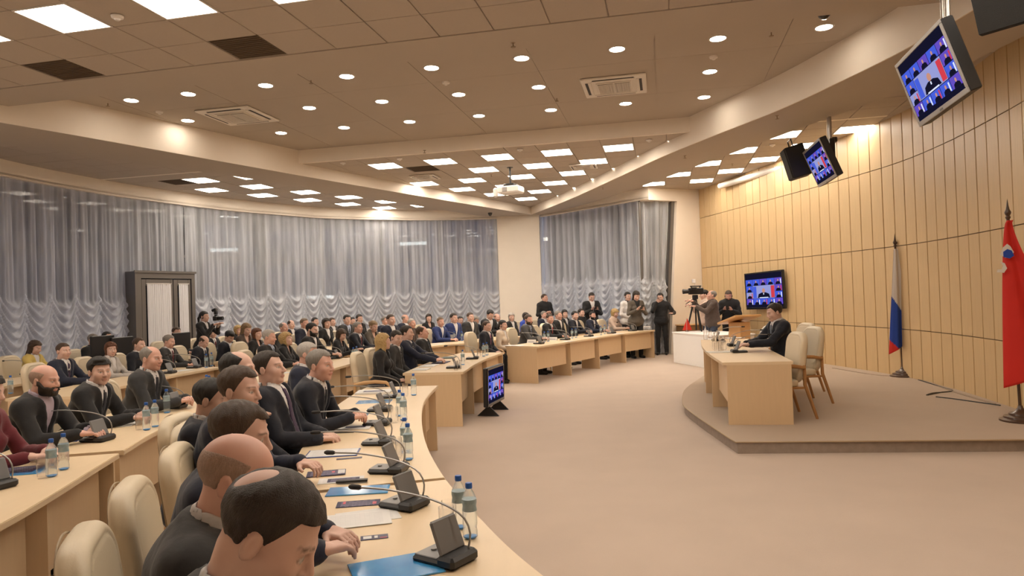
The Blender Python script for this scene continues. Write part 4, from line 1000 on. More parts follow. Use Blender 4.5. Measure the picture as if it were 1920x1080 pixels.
def put(proto, x, y, z, rz, label, group, scale=None):
    if proto.name not in USED:
        USED.add(proto.name); proto.location = (x, y, z); proto.rotation_euler = (0, 0, rz); tag(proto, label, None, group)
        return proto
    return copy_tree(proto, (x, y, z), rz, label, group)
# printed paper: text lines as a procedural print
def print_mat(name, paper, ink, sx=14, sy=60, dens=.5):
    if name in MATS: return MATS[name]
    m = bpy.data.materials.new(name); m.use_nodes = True; nt = m.node_tree; N = nt.nodes; L = nt.links; b = N['Principled BSDF']; b.inputs['Roughness'].default_value = .5
    tc = N.new('ShaderNodeTexCoord'); br = N.new('ShaderNodeTexBrick'); mp = N.new('ShaderNodeMapping'); mp.inputs['Scale'].default_value = (sx, sy, 1); L.new(tc.outputs['Generated'], mp.inputs[0]); L.new(mp.outputs[0], br.inputs[0])
    br.inputs['Color1'].default_value = (*ink, 1); br.inputs['Color2'].default_value = (*[i*.6+p*.4 for i, p in zip(ink, paper)], 1); br.inputs['Mortar'].default_value = (*paper, 1); br.inputs['Scale'].default_value = 1; br.inputs['Mortar Size'].default_value = .32; br.inputs['Brick Width'].default_value = 1.3; br.inputs['Row Height'].default_value = 1
    sp_ = N.new('ShaderNodeSeparateXYZ'); L.new(tc.outputs['Generated'], sp_.inputs[0])
    def rng(o, lo, hi):
        a = N.new('ShaderNodeMath'); a.operation = 'GREATER_THAN'; L.new(o, a.inputs[0]); a.inputs[1].default_value = lo; c = N.new('ShaderNodeMath'); c.operation = 'LESS_THAN'; L.new(o, c.inputs[0]); c.inputs[1].default_value = hi
        d = N.new('ShaderNodeMath'); d.operation = 'MULTIPLY'; L.new(a.outputs[0], d.inputs[0]); L.new(c.outputs[0], d.inputs[1]); return d.outputs[0]
    mm = N.new('ShaderNodeMath'); mm.operation = 'MULTIPLY'; L.new(rng(sp_.outputs[0], .1, .88), mm.inputs[0]); L.new(rng(sp_.outputs[1], .1, .9), mm.inputs[1])
    mi = N.new('ShaderNodeMix'); mi.data_type = 'RGBA'; mi.inputs[6].default_value = (*paper, 1); L.new(mm.outputs[0], mi.inputs[0]); L.new(br.outputs[0], mi.inputs[7]); L.new(mi.outputs[2], b.inputs['Base Color'])
    MATS[name] = m; return m
M_page = print_mat('printed page', (.72, .71, .70), (.45, .45, .48), 9, 34)
M_prog = print_mat('navy programme print', (.02, .018, .07), (.5, .45, .6), 8, 12)
M_navy = mat('navy card', (.02, .018, .075), .3); M_pink = mat('pink mark', (.6, .08, .12), .4)
M_blue = mat('glossy blue folder', (.02, .22, .62), .12, noise=.5, nscale=9, coat=.8, col2=(.10, .45, .85))
M_bluep = mat('blue cover', (.02, .06, .30), .3)
def flat(name, cat, w, d, h, loc, rz, m, label, group, extra=None):
    t = None; mb = MB(); mb.bbox((-w/2, -d/2, 0), (w/2, d/2, h), min(.0015, h*.4))
    o = build(name, mb, m); o.location = loc; o.rotation_euler = (0, 0, rz); tag(o, label, cat, group)
    if extra:
        for nm, x0, y0, x1, y1, m2 in extra:
            mb = MB(); mb.box((x0*w, y0*d, h+.0002), (x1*w, y1*d, h+.0006)); build(nm, mb, m2, o)
    return o
def tablez(x, y): return .7503
def pt(px, py, z=.752): p = un(px, py, z); return p[0], p[1]
zt_ = .7505
near_mics = [(842, 1052, 'nearest microphone unit with raised grey lid, at the bottom edge', 55, True), (764, 950, 'second nearest microphone unit beside two glasses', 60, True), (735, 884, 'microphone unit with lid raised beyond the blue plastic folder', 78, True), (715, 832, 'microphone unit right of the clipboard with white pages', 82, True), (712, 796, 'microphone unit right of the open notebook of the man in the tie', 84, True), (716, 770, 'microphone unit before the grey haired man in navy', 86, True), (738, 745, 'farthest microphone unit on the long curved table', 90, True)]
for x, y, lab, ang, nk in near_mics:
    X, Y = pt(x, y); put(mic0, X, Y, zt_, R(ang), lab, 'microphone units on the nearest tables')
bots = [(862, 990, 'bottle with blue cap behind another on the nearest table'), (882, 1008, 'front bottle of the nearest pair, beside two glasses'), (766, 862, 'front bottle of the pair beside the second microphone units'), (760, 848, 'rear bottle of the pair in the middle of the long curved table'), (757, 788, 'front bottle of the pair before the man in navy'), (750, 780, 'rear bottle of the pair before the man in navy'), (776, 741, 'single bottle at the far end of the long curved table')]
for x, y, lab in bots: X, Y = pt(x, y); put(bot0, X, Y, zt_, 0, lab, 'water bottles')
for x, y, lab in [(843, 995, 'taller looking glass beside the nearest pair of bottles'), (838, 1008, 'front glass beside the nearest pair of bottles'), (752, 866, 'glass left of the middle pair of bottles'), (745, 858, 'second glass left of the middle pair of bottles'), (740, 792, 'glass before the man in navy'), (760, 742, 'small glass beside the single far bottle')]:
    X, Y = pt(x, y); put(gls0, X, Y, zt_, 0, lab, 'drinking glasses')
# papers on the long table (px corners measured at their centres)
def paper(px, py, w, d, ang, m, label, name='paper', cat='paper', h=.004, group='papers on the nearest tables', extra=None, z=0):
    X, Y = pt(px, py); return flat(name, cat, w, d, h, (X, Y, zt_ + z), R(ang), m, label, group, extra)
paper(742, 1066, .32, .23, 22, M_blue, 'shiny blue plastic folder at the bottom edge', 'folder', 'folder', .006)
paper(702, 1007, .115, .055, 12, M_navy, 'small navy card with white print near clasped hands', 'card', 'card', .002, extra=[('print', -.4, -.3, -.1, .3, M_page), ('print', 0, -.25, .12, .25, M_page), ('mark', .2, -.35, .45, -.2, M_pink)])
paper(670, 975, .30, .21, 14, M_page, 'loose white printed sheet under a hand', h=.003, z=.002)
paper(690, 967, .28, .20, 20, M_page, 'second white printed sheet lying askew below the first', h=.002)
paper(672, 944, .21, .10, 8, M_prog, 'navy programme leaflet between blue folder and white sheets', 'leaflet', 'leaflet', .003, extra=[('mark', .33, -.3, .42, .1, M_pink), ('mark', -.36, .0, -.3, .4, M_pink)])
paper(672, 920, .32, .16, 5, M_blue, 'crumpled shiny blue folder in the middle of the table', 'folder', 'folder', .006)
paper(660, 905, .17, .035, 6, M_black, 'black pen case on the blue folder', 'pen_case', 'case', .012, z=.006)
paper(640, 900, .25, .12, 10, M_page, 'white leaflet with navy pictures, partly under the other', 'leaflet', 'leaflet', .003, extra=[('print', -.3, -.35, .4, .3, M_prog)])
paper(612, 888, .22, .13, 12, M_prog, 'navy leaflet with pink emblem near the table edge', 'leaflet', 'leaflet', .003, extra=[('print', .3, -.3, .48, .4, M_page), ('mark', .14, -.05, .22, .2, M_pink)], z=.003)
paper(624, 850, .34, .22, 6, M_bluep, 'clipboard with white pages and blue back', 'clipboard', 'clipboard', .006, extra=[('page', -.47, -.46, .47, .46, M_page)])
paper(655, 859, .16, .04, 12, M_navy, 'strip of navy print under the clipboard', 'card', 'card', .002)
paper(647, 803, .40, .16, 4, M_page, 'open white notebook before the man with the violet tie', 'notebook', 'notebook', .006, extra=[('print', .0, -.1, .4, .3, M_prog)])
paper(646, 811, .15, .035, 0, M_black, 'black phone beside the open notebook', 'phone', 'phone', .008)
paper(633, 789, .12, .04, 2, M_prog, 'tiny navy card on bare table', 'card', 'card', .002)
paper(655, 778, .34, .16, 3, M_blue, 'blue folder left of the raised microphone lids', 'folder', 'folder', .005)
paper(648, 771, .18, .05, 3, M_black, 'black pen case at the back of the blue folder', 'pen_case', 'case', .01, z=.004)
paper(702, 753, .34, .20, 3, M_blue, 'blue folder before the clasped hands of the man in navy', 'folder', 'folder', .005)
paper(702, 736, .38, .26, 2, M_page, 'stack of white brochures at the far end of the long table', 'brochure_stack', 'papers', .02, extra=[('print', -.3, -.3, .3, .1, M_prog)])
paper(705, 727, .20, .07, 2, M_black, 'black folded phone case on the brochures', 'phone', 'phone', .01, z=.02)
# second row table
for x, y, lab, ang in [(187, 826, 'microphone unit before the bald bearded man', 80), (330, 765, 'microphone unit before the grey haired man in the open collar', 84), (-8, 915, 'microphone unit half cut by the left edge', 70)]:
    X, Y = pt(x, y); put(mic0, X, Y, zt_, R(ang), lab, 'microphone units on the second row')
for x, y, lab in [(97, 893, 'front bottle of the pair by the left folder'), (120, 880, 'rear bottle of the pair by the left folder'), (275, 806, 'front bottle by the writing man'), (291, 800, 'rear bottle by the writing man'), (313, 774, 'clear bottle without label by the grey haired man'), (20, 738, 'bottle half hidden behind the bearded man'), (388, 740, 'bottle cap showing behind the dark haired man'), (393, 742, 'second bottle cap showing behind the dark haired man')]:
    X, Y = pt(x, y); put(bot0, X, Y, zt_, 0, lab, 'water bottles')
for x, y, lab in [(80, 896, 'glass beside the pair of bottles by the left folder'), (262, 805, 'glass beside the front bottle of the writing man')]: X, Y = pt(x, y); put(gls0, X, Y, zt_, 0, lab, 'drinking glasses')
paper(30, 884, .34, .24, 12, M_blue, 'blue folder with dark programme on top at the left edge', 'folder', 'folder', .006, extra=[('print', -.4, -.3, .35, .5, M_prog)])
paper(110, 826, .34, .22, 12, M_page, 'white sheet with blue corner beside the bearded man', extra=[('print', .38, -.5, .49, .5, M_bluep)], h=.004)
paper(90, 838, .16, .05, 10, M_navy, 'navy strip below the white sheet', 'card', 'card', .003)
paper(215, 797, .34, .24, 10, M_page, 'notebook under the hands of the bearded man', 'notebook', 'notebook', .006)
paper(372, 744, .26, .16, 6, M_page, 'small white notepad at the end of the second row table', 'notebook', 'notebook', .006)
# stage desk things
for x, y, lab in [(1383, 661, 'microphone unit at the near side of the stage desk', ), (1375, 649, 'microphone unit beside the folder of the official'), (1345, 640, 'microphone unit at the far end of the stage desk')]:
    p = un(x, y, .88); put(mic0, p[0], p[1], .8805, R(-95), lab, 'microphone units on the stage desk')
def carafe(x, y, z, label, tall):
    t = empty('glass_bottle' if tall else 'carafe', (x, y, z), 0, label, 'bottle' if tall else 'carafe', 'glassware on the stage desk')
    mb = MB(); mb.lathe([(0, .003), (.03, 0), (.033, .01), (.033, .15), (.014, .20), (.013, .24)] if tall else [(0, .003), (.035, 0), (.042, .01), (.042, .07), (.03, .1), (.033, .12)], 16); build('body', mb, gm, t)
    mb = MB(); mb.lathe([(.0145, .235), (.0145, .25), (0, .251)] if tall else [(.034, .118), (.034, .13), (0, .131)], 12); build('cap', mb, mat('steel', (.5, .5, .5), .3, .9), t)
for x, y, tall, lab in [(1323, 637, True, 'glass bottle at the far end of the stage desk'), (1332, 634, False, 'round carafe beside the far glass bottle'), (1340, 655, True, 'tall clear glass bottle in the middle of the stage desk'), (1346, 650, True, 'second tall glass bottle behind the near tumblers'), (1357, 656, False, 'round carafe nearest on the stage desk'), (1355, 646, False, 'round carafe behind the others')]:
    p = un(x, y, .88); carafe(p[0], p[1], .8805, lab, tall)
p = un(1350, 660, .88); flat('tray', 'tray', .36, .26, .006, (p[0], p[1]-.0, .8801), 0, mat('paper napkin', (.7, .68, .64), .8), 'white paper mat under the near tumblers', None)
for x, y, lab in [(1344, 660, 'tumbler on the paper mat, first'), (1352, 659, 'tumbler on the paper mat, second')]: p = un(x, y, .88); put(gls0, p[0], p[1], .887, 0, lab, 'tumblers on the stage desk')
p = un(1408, 650, .88); flat('folder', 'folder', .26, .36, .012, (p[0]+.05, p[1], .8805), R(5), mat('dark red folder', (.16, .012, .012), .4), 'dark red folder with white papers under the hands of the official', None, extra=[('page', -.45, -.1, .3, .45, M_page)])
p = un(1378, 634, .88); flat('notebook', 'notebook', .3, .2, .008, (p[0], p[1], .8805), R(5), M_page, 'open papers at the far side of the stage desk', None)
# front far table: pairs of bottles, mics, name cards
k = 0
FS = seg(OUT, 13.93, 18.8); ff = np.r_[0, np.cumsum(np.linalg.norm(np.diff(FS, axis=0), axis=1))]; FB = offset(FS, .40); Tn = np.gradient(FS, axis=0)
def onfar(s_, d, FS=FS, ff=ff):
    i = int(np.interp(s_, ff, np.arange(len(FS)))); O_ = offset(FS, d)[i]; tt = np.gradient(FS, axis=0)[i]; return float(O_[0]), float(O_[1]), math.atan2(tt[1], tt[0])
for n_, s_ in enumerate((.7, 1.9, 3.1, 4.3, 5.35)):
    x, y, a = onfar(s_, .35); put(mic0, x, y, zt_, a, f'microphone unit on the front table near the column, {ords[n_]} from its near end', 'microphone units on the far front table')
for n_, (px, py) in enumerate([(1021, 641), (1028, 640), (1073, 634), (1080, 633), (1127, 628), (1134, 626), (1185, 620), (1192, 618)]):
    X, Y = pt(px, py); put(bot0, X, Y, zt_, 0, f'bottle on the front table near the column, {ords[n_]} from its near end', 'water bottles on the far front table')
for n_, (px, py) in enumerate([(997, 643), (1037, 638), (1213, 616)]):
    X, Y = pt(px, py); t = empty('name_card', (X, Y, zt_), R(-35), f'white folded name card on the front table near the column, {ords[n_]} from its near end', 'name card', 'name cards')
    mb = MB(); mb.add([(-.11, -.03, 0), (.11, -.03, 0), (.11, 0, .075), (-.11, 0, .075), (-.11, .03, 0), (.11, .03, 0)], [(0, 1, 2, 3), (3, 2, 5, 4), (0, 3, 4), (1, 5, 2), (0, 4, 5, 1)]); build('card', mb, mat('white card', (.75, .73, .71), .5), t)
    mb = MB(); mb.add([(-.08, -.0225, .02), (.08, -.0225, .02), (.08, -.0165, .034), (-.08, -.0165, .034)], [(0, 1, 2, 3)]); build('lettering', mb, mat('grey lettering', (.25, .25, .27), .5), t)
for n_, (px, py, w) in enumerate([(975, 648, .3), (1065, 640, .25), (1115, 632, .3), (1160, 626, .28), (955, 648, .25)]):
    X, Y = pt(px, py); flat('paper', 'paper', w, .21, .006, (X, Y, zt_), R(55), M_page, f'white paper on the front table near the column, {["between first seats", "third along", "fourth along", "fifth along", "at its near corner"][n_]}', 'papers on the far front table')
# table with the monitor
for px, py, lab in [(853, 690, 'microphone unit upright at the near corner above the floor monitor'), (888, 673, 'microphone unit at the far half of the table above the floor monitor')]: X, Y = pt(px, py); put(mic0, X, Y, zt_, R(88), lab, 'microphone units above the floor monitor')
for px, py, lab in [(868, 684, 'blue capped bottle above the floor monitor'), (907, 668, 'front bottle of the pair at the far end above the floor monitor'), (913, 666, 'rear bottle of the pair at the far end above the floor monitor')]: X, Y = pt(px, py); put(bot0, X, Y, zt_, 0, lab, 'water bottles above the floor monitor')
for px, py, w, m, lab in [(805, 686, .36, M_page, 'white brochure before the seated blonde woman'), (827, 680, .34, M_prog, 'dark brochure stack in the middle of the table above the monitor'), (790, 693, .22, M_page, 'small white paper at the near edge above the monitor'), (840, 671, .30, mat('green folder', (.03, .06, .04), .4), 'dark green folder before the balding man')]: X, Y = pt(px, py); flat('brochure', 'papers', w, .22, .012, (X, Y, zt_), R(80), m, lab, 'papers above the floor monitor')
for px, py, lab in [(855, 694, 'glass at the near corner above the floor monitor'), (861, 692, 'second glass at the near corner above the floor monitor'), (898, 668, 'glass at the far end above the floor monitor')]: X, Y = pt(px, py); put(gls0, X, Y, zt_, 0, lab, 'glasses above the floor monitor')
# rows behind
for px, py, ang, lab, g_ in [(366, 690, 85, 'microphone unit with raised lid before the man with the moustache', 1), (318, 700, 85, 'microphone unit before the hidden writing hands, third row', 1), (632, 672, 85, 'microphone unit on the second row behind the man in navy', 1), (55, 702, 80, 'microphone unit before the woman in yellow', 1), (850, 640, 40, 'microphone unit before the man in the blue suit', 1), (880, 633, 40, 'microphone unit before the man looking down beside the blue suit', 1)]:
    X, Y = pt(px, py); put(mic0, X, Y, zt_, R(ang), lab, 'microphone units on the back rows')
for px, py, lab in [(387, 689, 'front bottle of the pair before the man looking down, third row'), (397, 686, 'rear bottle of the pair before the man looking down, third row'), (663, 676, 'front bottle of the pair before the short haired woman'), (669, 673, 'rear bottle of the pair before the short haired woman'), (852, 639, 'front bottle before the man in the blue suit'), (866, 639, 'rear bottle right of the man in the blue suit')]: X, Y = pt(px, py); put(bot0, X, Y, zt_, 0, lab, 'water bottles on the back rows')
for px, py, lab in [(340, 695, 'white papers before the man with the moustache'), (820, 645, 'white papers before the man in the blue suit'), (525, 700, 'white papers before the grey haired man')]: X, Y = pt(px, py); flat('paper', 'paper', .32, .22, .006, (X, Y, zt_), R(60), M_page, lab, 'papers on the back rows')
# ================================================================ PEOPLE
def skin_mat(name, col, brow):
    m = bpy.data.materials.new(name); m.use_nodes = True; nt = m.node_tree; N = nt.nodes; L = nt.links; b = N['Principled BSDF']; b.inputs['Roughness'].default_value = .48
    at = N.new('ShaderNodeAttribute'); at.attribute_name = 'feat'; sp_ = N.new('ShaderNodeSeparateColor'); L.new(at.outputs['Color'], sp_.inputs[0])
    tc = N.new('ShaderNodeTexCoord'); nz = N.new('ShaderNodeTexNoise'); nz.inputs['Scale'].default_value = 18; L.new(tc.outputs['Object'], nz.inputs[0])
    m0 = N.new('ShaderNodeMix'); m0.data_type = 'RGBA'; m0.inputs[6].default_value = (*[c*1.08 for c in col], 1); m0.inputs[7].default_value = (col[0]*.95, col[1]*.82, col[2]*.80, 1); L.new(nz.outputs[0], m0.inputs[0])
    prev = m0.outputs[2]
    for k, c in ((1, (col[0]*.85, col[1]*.62, col[2]*.62)), (2, (.62, .58, .55)), (0, brow)):
        x = N.new('ShaderNodeMix'); x.data_type = 'RGBA'; L.new(sp_.outputs[k], x.inputs[0]); L.new(prev, x.inputs[6]); x.inputs[7].default_value = (*c, 1); prev = x.outputs[2]
    L.new(prev, b.inputs['Base Color']); return m
SK = [skin_mat('skin fair', (.62, .42, .34), (.10, .06, .04)), skin_mat('skin ruddy', (.62, .38, .30), (.14, .10, .08)), skin_mat('skin tan', (.52, .34, .26), (.03, .02, .015))]
def cloth(name, c, bump=.15): return mat('cloth ' + name, c, .82, bump=bump, bscale=45, noise=.12, nscale=7, sheen=.15)
CL = {k: cloth(k, v) for k, v in dict(black=(.010, .010, .012), charcoal=(.030, .030, .032), grey=(.062, .062, .064), navy=(.010, .014, .034), darknavy=(.007, .009, .018), blue=(.018, .035, .14), royal=(.03, .07, .42), white=(.68, .66, .66), palelilac=(.46, .38, .46), paleblue=(.42, .48, .62), cream=(.66, .55, .44), pinkcream=(.58, .44, .36), yellow=(.62, .47, .14), brown=(.075, .052, .042), taupe=(.09, .075, .06), burgundy=(.12, .012, .02), red=(.36, .02, .02), violet=(.055, .03, .07), pinktie=(.24, .06, .12), darktie=(.012, .012, .02), shoe=(.008, .007, .006), plaid=(.45, .42, .40), bluegrey=(.10, .12, .16), denim=(.03, .04, .07)).items()}
def hairm(n, c): return mat('hair ' + n, c, .5, noise=.35, nscale=50, stretch=(3, 3, .6), bump=.5, bscale=160)
HR = {k: hairm(k, v) for k, v in dict(black=(.008, .006, .005), dark=(.022, .013, .008), brown=(.055, .030, .016), auburn=(.11, .038, .015), grey=(.22, .20, .18), silver=(.40, .37, .34), blond=(.46, .31, .13), dirty=(.22, .14, .07), stub=(.34, .225, .17), sandy=(.14, .09, .05)).items()}

def head_sdf(Q, fem=False):
    w = .94 if fem else 1.0
    d = el(Q, (0, -.012, .035), (.075*w, .096, .082))
    d = smin(d, el(Q, (0, .028, -.03), (.060*w, .062, .076)), .03)
    X = np.abs(Q[:, 0]); S = np.stack([X, Q[:, 1], Q[:, 2]], 1)
    d = smin(d, el(S, (.040*w, .012, -.062), (.022, .036, .030)), .03)
    d = smin(d, el(Q, (0, .066, -.090), (.024*w, .020, .018)), .028)
    d = smin(d, el(S, (.040*w, .058, -.022), (.022, .022, .022)), .03)
    d = smin(d, rc(S, (.012, .084, .020), (.036*w, .074, .022), .009), .018)
    d = smax(d, -el(S, (.031, .094, .003), (.018, .017, .012)), .010)
    d = smin(d, el(S, (.030, .0735, .002), (.0125, .0125, .0115)), .004)
    d = smin(d, rc(Q, (0, .088, .010), (0, .108, -.026), .0075, .0115), .012)
    d = smin(d, el(S, (.010, .098, -.031), (.008, .010, .0065)), .008)
    d = smin(d, el(Q, (0, .0875, -.0555), (.023, .011, .0048)), .006)
    d = smin(d, el(Q, (0, .0865, -.0645), (.019, .0105, .0052)), .006)
    d = smax(d, -el(Q, (0, .098, -.060), (.021, .008, .0012)), .003)
    e = el(S, (.079*w, -.010 + 0, -.004), (.0085, .0175, .030)); e = smax(e, -el(S, (.0885*w, -.004, -.002), (.006, .009, .019)), .005)
    return smin(d, e, .008)
def head_feat(Q, sc=1):
    X = np.abs(Q[:, 0]); y, z = Q[:, 1], Q[:, 2]; F = np.zeros((len(Q), 4), f32); F[:, 3] = 1
    fr = (y > .055)
    arc = .0235 + .004*np.cos((X-.032)/.018); brow = fr*np.clip(1.2 - np.abs(z-arc)/.0042, 0, 1)*np.clip((X-.010)/.004, 0, 1)*np.clip((.052-X)/.005, 0, 1)*.85
    ey = ((X-.030)/.0125)**2 + ((z-.002)/.0062)**2; eye = fr*np.clip(1.35-ey, 0, 1)
    ir = fr*np.clip(1.3 - (((X-.030)/.0058)**2 + ((z-.002)/.0058)**2), 0, 1)
    lash = fr*np.clip(1.2-np.abs(ey-1.35)/.35, 0, 1)*(z > -.001)*.7
    F[:, 0] = np.clip(np.maximum(np.maximum(brow, ir), lash), 0, 1); F[:, 2] = np.clip(eye*1.5, 0, 1)
    F[:, 1] = fr*np.clip(1.4 - (Q[:, 0]/.024)**2 - ((z+.060)/.0105)**2, 0, 1)*.9
    return F
# ---- hair, all in the head's frame: a shell whose thickness fades to nothing at the hair line
def sst(x): x = np.clip(x, 0, 1); return x*x*(3 - 2*x)
def skull(Q): return smin(el(Q, (0, -.012, .035), (.075, .096, .082)), el(Q, (0, .028, -.03), (.060, .062, .076)), .03)
def hairline(Q, front=.070, temple=.030):     # positive where there is no hair
    X = np.abs(Q[:, 0]); y, z = Q[:, 1], Q[:, 2]
    b_face = np.minimum(y - (.018 + .50*np.clip(z, 0, .08)), front - z + 0*X)                         # face side
    b_face = np.where(z < front, np.minimum(y - (.012 + .55*np.clip(z, -.02, .1)*(z > -.02)), (front + .012 - .0025*(X/.03)**2) - z), b_face*0 - .05)
    b_low = np.minimum(-.004 - z, y + .012)*1.0 ; b_low = np.where(y > -.030, -.006 - z, (-.062 + .35*np.clip(y + .085, 0, .06)) - z)
    return np.maximum(b_face, b_low)
def hair_sdf(style):
    def f(Q):
        X = np.abs(Q[:, 0]); y, z = Q[:, 1], Q[:, 2]; S = np.stack([X, y, z], 1); n = .0020*wob(Q*A(1, 1, .45), 130) + .0012*wob(Q, 60, 2)
        if style in ('short', 'side', 'crew', 'balding', 'crown', 'fringe'):
            fr = {'short': .074, 'side': .066, 'crew': .072, 'balding': .088, 'crown': .070, 'fringe': .2}[style]
            T_ = {'short': .013, 'side': .019, 'crew': .007, 'balding': .009, 'crown': .009, 'fringe': .0035}[style]
            b = hairline(Q, fr); fade = .38 + .62*sst((z - .005)/.065)
            if style == 'balding': b = np.maximum(b, -el(Q, (0, .055, .115), (.050, .085, .07))); b = np.maximum(b, .020 - np.hypot(X - .052, y - .075))
            if style == 'short': b = np.maximum(b, .016 - np.hypot(X - .050, np.hypot(y - .066, z - .070)))
            if style == 'crown': b = np.maximum(b, -el(Q, (.010, -.082, .088), (.026, .042, .040)))
            if style == 'fringe': b = np.maximum(b, -el(Q, (0, .01, .125), (.075, .14, .105))); fade = 1
            t = T_*fade*sst(-b/.030)**.6 - .0035*sst(1 + b/.006)
            d = skull(Q) - t - n*sst(-b/.02)*(.6 if style in ('crew', 'fringe') else 1)
            if style == 'side': d = smin(d, el(Q, (.020, .045, .104), (.046, .046, .022)) - n, .018)
            return np.maximum(d, (b - .010)*.8)
        b = hairline(Q, .064); b = np.where((z < .0) & (y < .02), -.05, b)
        cap = lambda T_: np.maximum(skull(Q) - T_*sst(-b/.022)**.6 + .003*sst(1 + b/.006) - n, (b - .010)*.8)
        if style == 'bob': d = smin(cap(.020), rc(S, (.064, -.018, .03), (.070, -.016, -.080), .026, .018), .025); d = smin(d, rc(Q, (0, -.06, .02), (0, -.066, -.07), .058, .045), .03); d = smin(d, rc(Q, (-.045, .056, .078), (.045, .060, .072), .016), .02); return d - n*1.5
        if style == 'curly': d = smin(cap(.026), rc(Q, (0, -.05, .0), (0, -.06, -.055), .066, .050), .03); d = smin(d, rc(S, (.066, -.01, .03), (.068, -.02, -.05), .022, .018), .02); d = smin(d, rc(Q, (-.04, .052, .085), (.04, .055, .080), .02), .02); return d - .005*wob(Q, 95) - .004*wob(Q, 130, 3)
        if style == 'long': d = smin(cap(.016), rc(S, (.062, -.028, .02), (.074, -.022, -.21), .028, .024), .025); d = smin(d, rc(Q, (0, -.065, .0), (0, -.085, -.22), .056, .050), .035); return d - n*1.5
        if style == 'pony': d = smin(cap(.009), rc(Q, (0, -.098, .02), (0, -.132, -.04), .026, .024), .02); return smin(d, rc(Q, (0, -.132, -.04), (0, -.125, -.20), .025, .012), .015)
        if style == 'bun': return smin(cap(.010), el(Q, (0, -.115, .045), (.032, .030, .032)) - n, .012)
        return cap(.01)
    return f
def beard_sdf(Q, full=True):
    X = np.abs(Q[:, 0]); y, z = Q[:, 1], Q[:, 2]; S = np.stack([X, y, z], 1)
    b = z + .034 - .9*np.clip(.050 - y, 0, .06) + .25*np.clip(.03 - X, 0, .03)
    b = np.maximum(b, -(y + .002)); b = np.maximum(b, .4*(.0075 - np.abs(z + .0605)) + .25*(.021 - X)*(np.abs(z + .0605) < .009) if False else b)
    lip = el(Q, (0, .095, -.060), (.024, .03, .0095)); nose = el(Q, (0, .105, -.026), (.020, .03, .015)); ck = el(S, (.040, .075, -.022), (.022, .03, .018))
    b = np.maximum(b, np.maximum(-lip, np.maximum(-nose, -ck))); b = np.maximum(b, (-.118 - z))
    T_ = .011 if full else .0032
    return np.maximum(head_sdf(Q) - T_*sst(-b/.016)**.7 + .002*sst(1 + b/.004) - .0012*wob(Q, 150)*sst(-b/.01), (b - .006)*.8)
def mous_sdf(Q): return rc(np.stack([np.abs(Q[:, 0]), Q[:, 1], Q[:, 2]], 1), (.002, .101, -.0455), (.026, .088, -.052), .006, .004)
HC = {}
def hair_mesh(style, hq):
    k = (style, hq)
    if k not in HC:
        fn = {'beard': beard_sdf, 'stubble': lambda Q: beard_sdf(Q, False), 'moustache': mous_sdf}.get(style) or hair_sdf(style)
        HC[k] = nets(fn, (-.14, -.2, -.30), (.14, .15, .16), hq, style, [HR['dark']])
    return HC[k]

